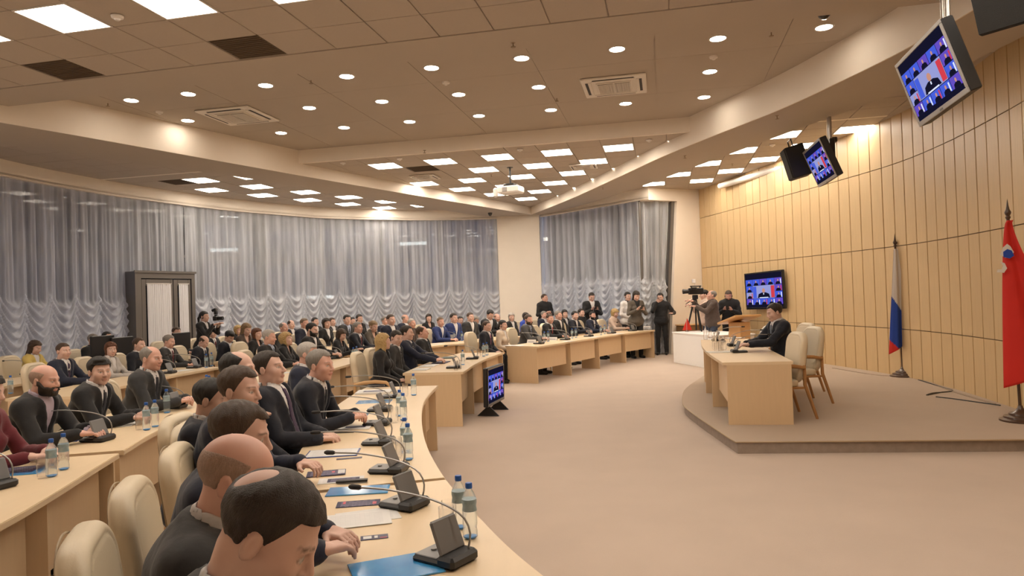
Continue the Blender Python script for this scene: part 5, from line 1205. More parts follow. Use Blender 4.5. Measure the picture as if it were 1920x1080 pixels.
def rotz(a): c, s = math.cos(a), math.sin(a); return np.array([[c, -s, 0], [s, c, 0], [0, 0, 1]])
def rotx(a): c, s = math.cos(a), math.sin(a); return np.array([[1, 0, 0], [0, c, -s], [0, s, c]])
def V3(*a): return np.array(a, float)
class Pose:
    def __init__(s, fem=False, lean=6, hy=0, hp=0, wr=None, wl=None, hdr=None, hdl=None, stand=False, curl=28, side=0, hr=0, belly=1.0, legs=None):
        s.__dict__.update(locals()); s.key = repr((fem, lean, hy, hp, wr, wl, hdr, hdl, stand, curl, side, belly, legs))
        L_ = R(lean); s.P0 = V3(0, 0, .93 if stand else .60); s.t = V3(math.sin(R(side)), math.sin(L_), math.cos(L_)); s.t /= np.linalg.norm(s.t); s.f = V3(0, math.cos(L_), -math.sin(L_)); s.x = np.cross(s.f, s.t)
        sw = .155 if fem else .178; s.N = s.P0 + s.t*.50; s.sh = {k: s.P0 + s.t*.44 + s.x*sw*k for k in (1, -1)}
        s.Rh = rotz(R(hy)) @ rotx(-R(hp)); up = (s.t + V3(0, 0, 1))/2
        s.H = s.N + up*.115 + V3(0, .022, 0) + (rotz(R(hy)) @ V3(0, .035*math.sin(R(hp)), -.012*math.sin(abs(R(hp)))))
        lap = .64
        wr = wr or (.13, .30, lap); wl = wl or (-.13, .30, lap)
        s.W = {1: V3(*wr), -1: V3(*wl)}; s.E = {}
        for k in (1, -1):
            S_, W_ = s.sh[k], s.W[k]; a, b = .29, .26; v = W_ - S_; D = min(np.linalg.norm(v), a+b-.005); v = v/np.linalg.norm(v); s.W[k] = W_ = S_ + v*D
            x_ = (a*a - b*b + D*D)/(2*D); h_ = math.sqrt(max(a*a - x_*x_, 1e-6)); hint = V3(.55*k, -.35, -.75); hint = hint - v*(hint @ v); hint /= np.linalg.norm(hint); s.E[k] = S_ + v*x_ + hint*h_
        s.hd = {}
        for k, h in ((1, hdr), (-1, hdl)):
            d = V3(*h) if h else (s.W[k]-s.E[k]); s.hd[k] = d/np.linalg.norm(d)
        if stand: s.hip = {k: V3(.09*k, 0, .92) for k in (1, -1)}; s.knee = {k: V3(.10*k, .03, .49) for k in (1, -1)}; s.ank = {k: V3(.11*k, -.01, .09) for k in (1, -1)}
        else: s.hip = {k: V3(.09*k, 0, .58) for k in (1, -1)}; s.knee = {k: V3(.12*k, .42, .55) for k in (1, -1)}; s.ank = {k: V3(.12*k, .42, .09) for k in (1, -1)}
    def tf(s, P): q = (P - s.P0.astype(f32)); return np.stack([q @ s.x.astype(f32), q @ s.f.astype(f32), q @ s.t.astype(f32)], 1)
    def hf(s, P): return (P - s.H.astype(f32)) @ s.Rh.astype(f32)
    def torso(s, P, o=0.0):
        q = s.tf(P); b = s.belly
        if s.fem:
            d = el(q, (0, 0, .33), (.140, .098, .19)); d = smin(d, el(q, (0, .0, .13), (.122, .10, .16)), .05); d = smin(d, el(q, (0, -.01, -.01), (.172, .135, .11)), .06)
            d = smin(d, el(np.stack([np.abs(q[:, 0]), q[:, 1], q[:, 2]], 1), (.066, .085, .295), (.058, .052, .058)), .03); d = smin(d, rc(q, (-.125, 0, .425), (.125, 0, .425), .052), .05)
        else:
            d = el(q, (0, 0, .33), (.172, .112, .20)); d = smin(d, el(q, (0, .012*b, .13), (.152*b, .118*b*b, .17)), .05); d = smin(d, el(q, (0, -.01, -.01), (.168, .135, .11)), .06)
            d = smin(d, rc(q, (-.145, 0, .425), (.145, 0, .425), .060), .05)
        d = smin(d, rc(q, (0, -.012, .38), (0, -.008, .50), .09, .052), .045)
        return d - o, q
    def hand(s, P, k):
        W, d = s.W[k], s.hd[k]; n = V3(0, 0, -1) if abs(d[2]) < .8 else V3(0, 1, 0); n = n - d*(n @ d); n /= np.linalg.norm(n); sd = np.cross(n, d)*(1 if True else 1)
        ins = V3(-k, .15, 0); sd = sd if sd @ ins > 0 else -sd       # thumb side points inward
        o = W + d*.052; q = (P - o.astype(f32)); q = np.stack([q @ sd.astype(f32), q @ d.astype(f32), q @ n.astype(f32)], 1)
        r = rb(q, (0, 0, 0), (.040, .047, .014), .013); r = smin(r, rc(P, W - d*.02, W + d*.02, .027, .026), .02)
        for i, (off, ln) in enumerate(((.030, .070), (.010, .078), (-.010, .073), (-.030, .058))):
            b = W + d*.094 + sd*off; a = R(s.curl*.6 + 3*i); dd = d; p = b
            for j, fr in enumerate((.44, .31, .25)):
                dd = d*math.cos(a) + n*math.sin(a) + sd*off*.8; p2 = p + dd*ln*fr; r = smin(r, rc(P, p, p2, .0092-.0009*j, .0086-.0009*j), .003); p = p2; a += R(s.curl)
        b = W + d*.028 + sd*.032; p2 = b + (d*.62 + sd*.62 + n*.25)*.045; p3 = p2 + (d*.85 + sd*.25 + n*.25)*.032
        r = smin(r, rc(P, b, p2, .0135, .0108), .010); return smin(r, rc(P, p2, p3, .0105, .0085), .004)
    def body(s, P):
        d = loc_(P, s.H, .15, lambda p: head_sdf(s.hf(p), s.fem)); nr = .047 if s.fem else .056
        d = smin(d, rc(P, s.N - s.t*.06, s.H + s.Rh @ V3(0, -.022, -.045), nr + .008, nr), .02)
        d = smin(d, rc(P, s.sh[1]*.94 + s.sh[-1]*.06, s.sh[1]*.06 + s.sh[-1]*.94, .045), .03)
        d = smin(d, rc(P, s.P0 + s.t*.05, s.P0 + s.t*.36, .085, .09), .03)
        for k in (1, -1):
            d = smin(d, rc(P, s.sh[k], s.E[k], .042, .036), .01); d = smin(d, rc(P, s.E[k], s.W[k], .036, .026), .01); d = np.minimum(d, loc_(P, s.W[k] + s.hd[k]*.09, .125, lambda p, k=k: s.hand(p, k)))
            d = smin(d, rc(P, s.hip[k], s.knee[k], .06, .048), .02); d = smin(d, rc(P, s.knee[k], s.ank[k], .046, .036), .01)
        return d
    def feat(s, V): return head_feat(s.hf(V))
    def wr_(s, P): return .0055*wob(P*A(1, 1, 1.2), 21) + .0022*wob(P, 52, 3)
    def sleeves(s, P, a, b, c, end=1.0):
        d = None
        for k in (1, -1):
            e = smin(rc(P, s.sh[k] - s.t*.008, s.E[k], a, b), rc(P, s.E[k], s.E[k] + (s.W[k]-s.E[k])*end, b, c), .015)
            d = e if d is None else np.minimum(d, e)
        return d
    def neckhole(s, P, r=.060): return rc(P, s.N - s.t*.0, s.N + s.t*.3, r, r)
    def jacket(s, P, v=.19, wd=.235, style='jacket'):
        d, q = s.torso(P, .020); d = smin(d, s.sleeves(P, .064 if not s.fem else .054, .055 if not s.fem else .046, .044 if not s.fem else .038, .97), .035)
        X, Y, Z = np.abs(q[:, 0]), q[:, 1], q[:, 2]
        hips = smin(el(q, (0, 0, -.02), (.20, .165, .13)), d, .05); d = np.where(Z < .1, smin(d, hips, .03), d)
        d = d - s.wr_(P)
        if style == 'jacket':
            wdg = X - (Z - v)*wd; band = np.exp(-((wdg - .020)/.022)**2)*(Y > 0)*(Z > v-.02)*(Z < .5); d = d - .008*band
            ring = np.sqrt(X**2 + (Y + .008)**2) - (.083 - .25*np.clip(Z-.46, 0, .1)); ring = np.maximum(np.abs(ring) - .009, np.abs(Z - .456) - .030 + .05*np.clip(Y, 0, 1)); d = smin(d, ring, .012)
            d = smax(d, -np.maximum(np.maximum(wdg, -(Y - .0)), -(Z - v)), .004)
            seam = np.exp(-(q[:, 0]/.004)**2)*(Y > 0)*(Z < v); d = d + .004*seam
        elif style == 'hood':
            d = smin(d, np.maximum(np.abs(np.sqrt(X**2 + (Y+.03)**2) - .095) - .028, np.abs(Z - .485) - .035), .03)
        elif style == 'blouse':
            d = smax(d, -el(q, (0, .10, .50), (.07, .12, .13)), .008)
        else:
            d = smin(d, np.maximum(np.abs(np.sqrt(X**2 + (Y+.0)**2) - .062) - .012, np.abs(Z - .485) - .022), .015)
        if style == 'jacket': d = smax(d, Z - .512, .008)
        return smax(d, -s.neckhole(P, .060 if style == 'jacket' else .050), .006)
    def shirt(s, P, full=False):
        d, q = s.torso(P, .005); X, Y, Z = np.abs(q[:, 0]), q[:, 1], q[:, 2]; d = np.maximum(d - .002*wob(P, 40), Z - .50)
        if not full: d = np.maximum(np.maximum(d, X - .115), np.maximum(-(Y + .07), -(Z - .08)))
        rad = .0625 if not s.fem else .055
        ring = np.abs(np.sqrt(X**2 + (Y + .008)**2) - rad - .012*np.clip(Y/.06, 0, 1)) - .005; ring = np.maximum(ring, np.abs(Z - .503 + .25*np.clip(Y, 0, 1)) - .032); ring = np.maximum(ring, -(np.maximum(X - .006 - .25*np.clip(.50-Z, 0, 1), -Y)))
        d = smax(d, -s.neckhole(P, .054), .004); d = np.minimum(d, ring)
        for k in (1, -1): D_ = (s.W[k]-s.E[k])/.26; d = np.minimum(d, np.maximum(rc(P, s.W[k] - D_*.045, s.W[k] + D_*.002, .037, .034), -rc(P, s.W[k] - D_*.08, s.W[k] + D_*.06, .027)))
        return d
    def tie(s, P):
        d, q = s.torso(P, .011); X, Y, Z = np.abs(q[:, 0]), q[:, 1], q[:, 2]; w_ = .018 + .05*(.47 - Z)
        d = np.maximum(np.maximum(np.abs(d) - .005, X - w_), np.maximum(-Y, np.maximum(Z - .462, -(Z - .06)))); kn = el(q, (0, .078 if not s.fem else .07, .463), (.018, .014, .020)); return smin(d, kn, .006)
    def trousers(s, P):
        d, q = s.torso(P, .012); d = np.maximum(d, q[:, 2] - .06)
        for k in (1, -1): d = smin(d, rc(P, s.hip[k], s.knee[k], .088, .070), .03); d = smin(d, rc(P, s.knee[k], s.ank[k] + V3(0, 0, .0), .068, .056), .015)
        return np.maximum(d - s.wr_(P)*.8, -(P[:, 2] - .065))
    def shoes(s, P):
        d = None
        for k in (1, -1): a = s.ank[k]; e = smin(rc(P, a + V3(0, -.03, -.045), a + V3(0.01*k, .15, -.055), .042, .033), rc(P, a + V3(0, 0, -.03), a + V3(0, 0, .02), .042), .03); d = e if d is None else np.minimum(d, e)
        return np.maximum(d, -P[:, 2] + .003)
    def box(s, what):
        pts = np.array([s.P0, s.N, s.H, *s.sh.values(), *s.E.values(), *s.W.values(), *s.hip.values(), *s.knee.values(), *s.ank.values(), *[s.W[k] + s.hd[k]*.19 for k in (1, -1)]])
        if what in ('jacket', 'shirt', 'tie'): pts = np.array([s.P0 - s.t*.1, s.N, *s.sh.values(), *s.E.values(), *s.W.values()]); lo, hi = pts.min(0) - .13, pts.max(0) + .13; return lo - (.05, .05, .05), hi + (.05, .05, .02)
        if what in ('trousers', 'shoes'): pts = np.array([s.P0, *s.hip.values(), *s.knee.values(), *s.ank.values()]); lo, hi = pts.min(0) - .24, pts.max(0) + .24; lo[2] = -.03; return (lo, hi) if what == 'trousers' else (lo, np.array([hi[0], hi[1], .22]))
        lo, hi = pts.min(0) - .15, pts.max(0) + .16; lo[2] = 0; return lo, hi
PM = {}; TRI = [0]
QH = {'n': (.0068, .0135), 'm': (.0112, .0190), 'f': (.0128, .0205)}
def pmesh(pose, what, q, **kw):
    k = (pose.key, what, q, repr(kw))
    if k not in PM:
        h = QH[q][0 if what == 'body' else 1]*(.55 if what == 'tie' else .8 if what == 'shirt' else 1.35 if what == 'trousers' and not pose.stand else 1)
        fn = getattr(pose, what.split('_')[0]); lo, hi = pose.box(what.split('_')[0])
        PM[k] = nets((lambda P: fn(P, **kw)) if kw else fn, lo, hi, h, what, [SK[0]], pose.feat if what == 'body' else None); TRI[0] += len(PM[k].polygons)*2
    return PM[k]
def child(name, me, m, parent, M=None):
    o = bpy.data.objects.new(name, me); C.objects.link(o); o.parent = parent
    o.material_slots[0].link = 'OBJECT'; o.material_slots[0].material = m
    if M is not None: o.matrix_local = M
    return o
LOWP = {False: Pose(lean=6), True: Pose(fem=True, lean=6)}
def chair_label(l):
    w_ = l.split()
    return 'armchair under the ' + ' '.join(w_[:12])
PEOPLE = []
def person(pose, q, head, facing, label, skin=0, hair=('short', 'dark'), beard=None, top=('jacket', 'black'), shirt='white', tie=None, legs='black', scale=None, floor=0.0, chair=True, group=None, glasses=False, smax_=1.10, smin_=.90, vee=None):
    """head: world position of the middle of the head"""
    a = R(facing - 90); s_ = (head[2] - floor)/pose.H[2] if scale is None else scale; s_ = min(max(s_, smin_), smax_)
    off = rotz(a) @ pose.H*s_; ox, oy = head[0] - off[0], head[1] - off[1]
    t = empty('person', (ox, oy, floor), a, label, 'person', group); t.scale = (s_,)*3
    child('body', pmesh(pose, 'body', q), SK[skin], t)
    child(top[0] if top[0] not in ('hood',) else 'hooded_jacket', pmesh(pose, 'jacket', q, style=top[0], **(vee or {})), CL[top[1]], t)
    if top[0] == 'jacket':
        child('shirt', pmesh(pose, 'shirt', q), CL[shirt], t)
        if tie: child('tie', pmesh(pose, 'tie', q), CL[tie], t)
    lp = pose if pose.stand else LOWP[pose.fem]
    child('trousers', pmesh(lp, 'trousers', 'f'), CL[legs], t); child('shoe', pmesh(lp, 'shoes', 'f'), CL['shoe'], t)
    Mh = Matrix(pose.Rh.tolist()).to_4x4(); Mh.translation = Vector(pose.H); hq = {'n': .0046, 'm': .0068, 'f': .009}[q]
    hw = Matrix.Diagonal((.94, 1, 1, 1)) if pose.fem else Matrix.Identity(4)
    if hair: child('hair', hair_mesh(hair[0], hq), HR[hair[1]], t, Mh @ hw)
    if beard: child('beard' if beard[0] != 'moustache' else 'moustache', hair_mesh(beard[0], hq), HR[beard[1]], t, Mh)
    if glasses:
        mb = MB()
        for k in (-1, 1):
            mb.tube([(k*.031 + .021*math.cos(i*PI/6), .098, .002 + .016*math.sin(i*PI/6)) for i in range(13)], .0014, 5); mb.tube([(k*.052, .096, .006), (k*.072, .05, .006), (k*.077, -.01, .008)], .0014, 5)
        mb.tube([(-.010, .1, .004), (.010, .1, .004)], .0014, 5); child('glasses', mb.mesh('glasses', [M_black]), M_black, t, Mh)
    PEOPLE.append((ox, oy, label, s_))
    if chair and not pose.stand: put_chair(ox - .03*math.cos(R(facing)), oy - .03*math.sin(R(facing)), a, chair_label(label), 'armchairs of the seated audience')
    return t
def at_depth(px, py, d):
    r = ray(px, py); k = d/math.hypot(1, 0)/r[1]; return (r[0]*k, d, EYE + r[2]*k)

TBL = dict(wr=(.10, .46, .80), wl=(-.10, .46, .80), hdr=(-.55, .8, -.06), hdl=(.55, .8, -.06))
CLASP = dict(wr=(.085, .44, .80), wl=(-.085, .44, .80), hdr=(-.8, .6, -.02), hdl=(.8, .6, .12))
LAP = dict(wr=(.09, .27, .66), wl=(-.09, .27, .66), hdr=(-.8, .6, -.1), hdl=(.8, .6, 0))
HL = [offset(OUT, 1.13), offset(ROW2, 1.13), offset(ROW3, 1.13), offset(ROW4, 1.10)]; ROWP = [[], [], [], []]
def row(px, py, d, kmin=0):
    r = ray(px, py); a = r[0]/r[1]; best = None
    for k, Q in enumerate(HL):
        if k < kmin: continue
        f = Q[:, 0]/np.maximum(Q[:, 1], .1); idx = np.where((f[:-1]-a)*(f[1:]-a) <= 0)[0]
        for i in idx:
            y = float(Q[i, 1]); x = float(Q[i, 0]); c = abs(y/d - 1) + (.3 if any(math.hypot(x-u, y-v) < .50 for u, v in ROWP[k]) else 0)
            if y > 6 and (best is None or c < best[0]): best = (c, k, x, y)
    if best and best[0] < .22: ROWP[best[1]].append(best[2:]); return at_depth(px, py, best[3])
    opts = []
    for dl in (0, .4, -.4, .8, -.8, 1.2, -1.2):
        q = at_depth(px, py, d + dl); m = min([math.hypot(q[0]-u, q[1]-v) for R_ in ROWP for u, v in R_] + [9]); opts.append((m, q))
        if m > .58: break
    q = opts[-1][1] if opts[-1][0] > .58 else max(opts, key=lambda o: o[0])[1]; ROWP[0].append((q[0], q[1])); return q
# ---------------------------------------------------------------- near people, each modelled in his own pose
P = Pose(lean=20, hp=34, hy=-8, curl=22, wr=(.16, .50, .80), wl=(.02, .52, .81), hdr=(-.45, .85, .25), hdl=(.55, .8, .05))
person(P, 'n', at_depth(503, 1000, 1.46), 12, 'balding dark haired man in charcoal suit looking down, lowest in the picture', 0, ('crown', 'dark'), None, ('jacket', 'charcoal'), 'white', None, chair=False)
P = Pose(lean=20, hp=18, hy=-2, curl=30, wr=(.12, .52, .80), wl=(-.02, .50, .80), hdr=(-.3, .9, 0), hdl=(.5, .8, 0), belly=1.08)
person(P, 'n', at_depth(445, 898, 1.98), 8, 'bald man in a charcoal suit behind the lowest man', 1, ('fringe', 'stub'), None, ('jacket', 'charcoal'), 'white', None, chair=False)
P = Pose(lean=16, hp=12, hy=4, curl=30, **TBL)
person(P, 'n', at_depth(450, 818, 2.62), 6, 'brown haired man in navy, only his head showing beyond the bald man', 0, ('short', 'brown'), None, ('jacket', 'navy'), 'white', None, chair=False)
P = Pose(lean=14, hp=4, hy=-14, curl=40, wr=(.03, .25, .95), wl=(-.10, .42, .80), hdr=(-.25, -.05, .95), hdl=(.5, .8, 0))
person(P, 'n', at_depth(450, 733, 3.75), 4, 'brown haired man in navy suit with a hand raised to his chin', 0, ('short', 'brown'), None, ('jacket', 'navy'), 'white', None, chair=False)
P = Pose(lean=8, hp=10, hy=0, **LAP)
person(P, 'n', at_depth(398, 750, 4.02), 4, 'black haired man mostly hidden behind the man with hand on chin', 2, ('short', 'black'), None, ('jacket', 'darknavy'), 'white', None, chair=False)
P = Pose(lean=3, hp=-2, hy=-4, **LAP)
person(P, 'n', at_depth(447, 696, 4.52), 2, 'dark haired man with a receding hairline, his forehead showing between two others', 0, ('balding', 'black'), None, ('jacket', 'darknavy'), 'white', None)
P = Pose(lean=-9, hp=-8, hy=-6, curl=26, wr=(.07, .27, .74), wl=(-.07, .27, .74), hdr=(-.6, .8, -.1), hdl=(.6, .8, 0))
person(P, 'n', at_depth(505, 692, 5.02), -2, 'man leaning back in white shirt and violet tie, looking up', 0, ('short', 'dark'), None, ('jacket', 'darknavy'), 'white', 'violet', vee=dict(v=.0, wd=.20))
P = Pose(lean=19, hp=0, hy=-16, curl=34, **CLASP, belly=1.08)
person(P, 'n', at_depth(601, 686, 5.55), -2, 'grey haired man in dark navy suit with hands clasped on the table', 1, ('short', 'grey'), None, ('jacket', 'darknavy'), 'white', 'darktie')
P = Pose(lean=10, hp=4, hy=0, **LAP)
person(P, 'm', row(578, 665, 6.9), -2, 'man with cropped grey hair just behind the grey haired man in navy', 1, ('crew', 'silver'), None, ('jacket', 'navy'), 'white', None)
# second row
P = Pose(lean=18, hp=6, hy=-6, curl=30, belly=1.08, wr=(.12, .50, .80), wl=(-.02, .52, .80), hdr=(-.4, .9, -.05), hdl=(.6, .8, 0))
person(P, 'n', at_depth(84, 714, 5.35), 3, 'bald bearded man in black suit and open mauve shirt', 1, ('fringe', 'stub'), ('beard', 'dark'), ('jacket', 'black'), 'palelilac', None)
P = Pose(lean=18, hp=2, hy=-38, curl=40, wr=(.10, .50, .80), wl=(-.10, .48, .80), hdr=(-.4, .9, -.1), hdl=(.6, .8, 0))
person(P, 'n', at_depth(187, 697, 6.1), 3, 'young man with neat black hair writing, black suit and tie', 0, ('side', 'black'), None, ('jacket', 'black'), 'white', 'darktie')
P = Pose(lean=14, hp=2, hy=-12, curl=34, belly=1.15, **CLASP)
person(P, 'n', at_depth(284, 673, 6.9), 0, 'heavy man with thin grey hair in charcoal suit', 1, ('balding', 'grey'), None, ('jacket', 'charcoal'), 'white', 'darktie', smax_=1.16)
P = Pose(fem=True, lean=14, hp=10, **TBL)
person(P, 'm', at_depth(-26, 735, 4.5), 3, 'person in burgundy with a patterned sleeve, cut by the left edge', 0, ('long', 'dark'), None, ('blouse', 'burgundy'))
# third row and blonde woman by the floor monitor table
P = Pose(lean=6, hp=0, hy=-20, **TBL)
person(P, 'm', row(119, 659, 8.9), 0, 'man with short brown hair, navy suit and violet tie behind the bearded man', 0, ('crew', 'brown'), None, ('jacket', 'navy'), 'white', 'violet')
P = Pose(fem=True, lean=8, hp=0, hy=-42, **TBL)
person(P, 'm', row(208, 656, 9.5), 0, 'woman with short auburn hair in a black and white checked jacket', 0, ('bob', 'auburn'), None, ('jacket', 'plaid'), 'white', None)
P = Pose(lean=8, hp=8, hy=-6, **TBL, belly=1.1)
person(P, 'm', row(317, 641, 10.9), -2, 'man with grey hair and moustache, dark red tie', 1, ('short', 'grey'), ('moustache', 'dark'), ('jacket', 'charcoal'), 'white', 'burgundy')
P = Pose(lean=16, hp=30, hy=0, **LAP)
person(P, 'm', row(382, 641, 11.6), -5, 'bald man in dark suit looking down, hands in his lap', 0, ('fringe', 'brown'), None, ('jacket', 'darknavy'), 'white', 'darktie')
P2 = Pose(lean=14, hp=32, hy=-12, **LAP)
person(P2, 'm', row(430, 632, 12.2), -10, 'black haired man looking down, open white shirt under dark suit', 2, ('side', 'black'), None, ('jacket', 'darknavy'), 'white', None)
P = Pose(lean=6, hp=4, hy=-4, **TBL)
person(P, 'm', row(505, 633, 9.9), -4, 'grey haired man in black suit and blue shirt with papers before him', 1, ('short', 'silver'), None, ('jacket', 'black'), 'paleblue', 'bluegrey')
P = Pose(fem=True, lean=5, hp=-10, hy=0, **TBL)
person(P, 'm', row(537, 637, 10.6), -4, 'woman with short curly blond hair in black, chin raised', 0, ('curly', 'blond'), None, ('blouse', 'black'))
P = Pose(lean=6, hp=8, hy=-4, **TBL)
person(P, 'm', row(585, 619, 12.2), -8, 'man with dark hair and full dark beard in black suit', 0, ('short', 'black'), ('beard', 'black'), ('jacket', 'black'), 'white', None)
P = Pose(fem=True, lean=12, hp=22, hy=-4, wr=(.10, .46, .86), wl=(-.10, .46, .86), hdr=(-.3, .8, .4), hdl=(.3, .8, .4))
person(P, 'm', row(640, 628, 11.6), -8, 'woman with short brown hair in black lifting her hands', 0, ('bob', 'brown'), None, ('blouse', 'black'))
P = Pose(lean=7, hp=0, hy=-6, **TBL)
person(P, 'm', row(671, 615, 12.9), -14, 'silver haired man in dark suit with dark red tie', 1, ('short', 'grey'), None, ('jacket', 'darknavy'), 'white', 'burgundy')
P = Pose(fem=True, lean=3, hp=-2, hy=34, **LAP)
person(P, 'm', row(719, 641, 9.4), -4, 'blonde woman in black seen from behind, in front of the second row', 0, ('long', 'blond'), None, ('blouse', 'black'))
P = Pose(lean=5, hp=14, hy=-30, **LAP)
person(P, 'm', row(743, 634, 10.4), -8, 'man with dark hair in charcoal suit looking back past the blonde woman', 0, ('crew', 'dark'), None, ('jacket', 'charcoal'), 'white', 'darktie')
P = Pose(lean=-2, hp=0, hy=0, **TBL)
person(P, 'm', row(763, 625, 11.2), -8, 'dark haired man in navy suit between charcoal suit and balding man', 0, ('short', 'dark'), None, ('jacket', 'navy'), 'white', 'darktie')
P = Pose(lean=-6, hp=-4, hy=4, **LAP, belly=1.1)
person(P, 'm', row(792, 624, 11.9), -10, 'balding man in black suit leaning back beside the table with the monitor', 1, ('balding', 'brown'), None, ('jacket', 'black'), 'white', 'darktie')
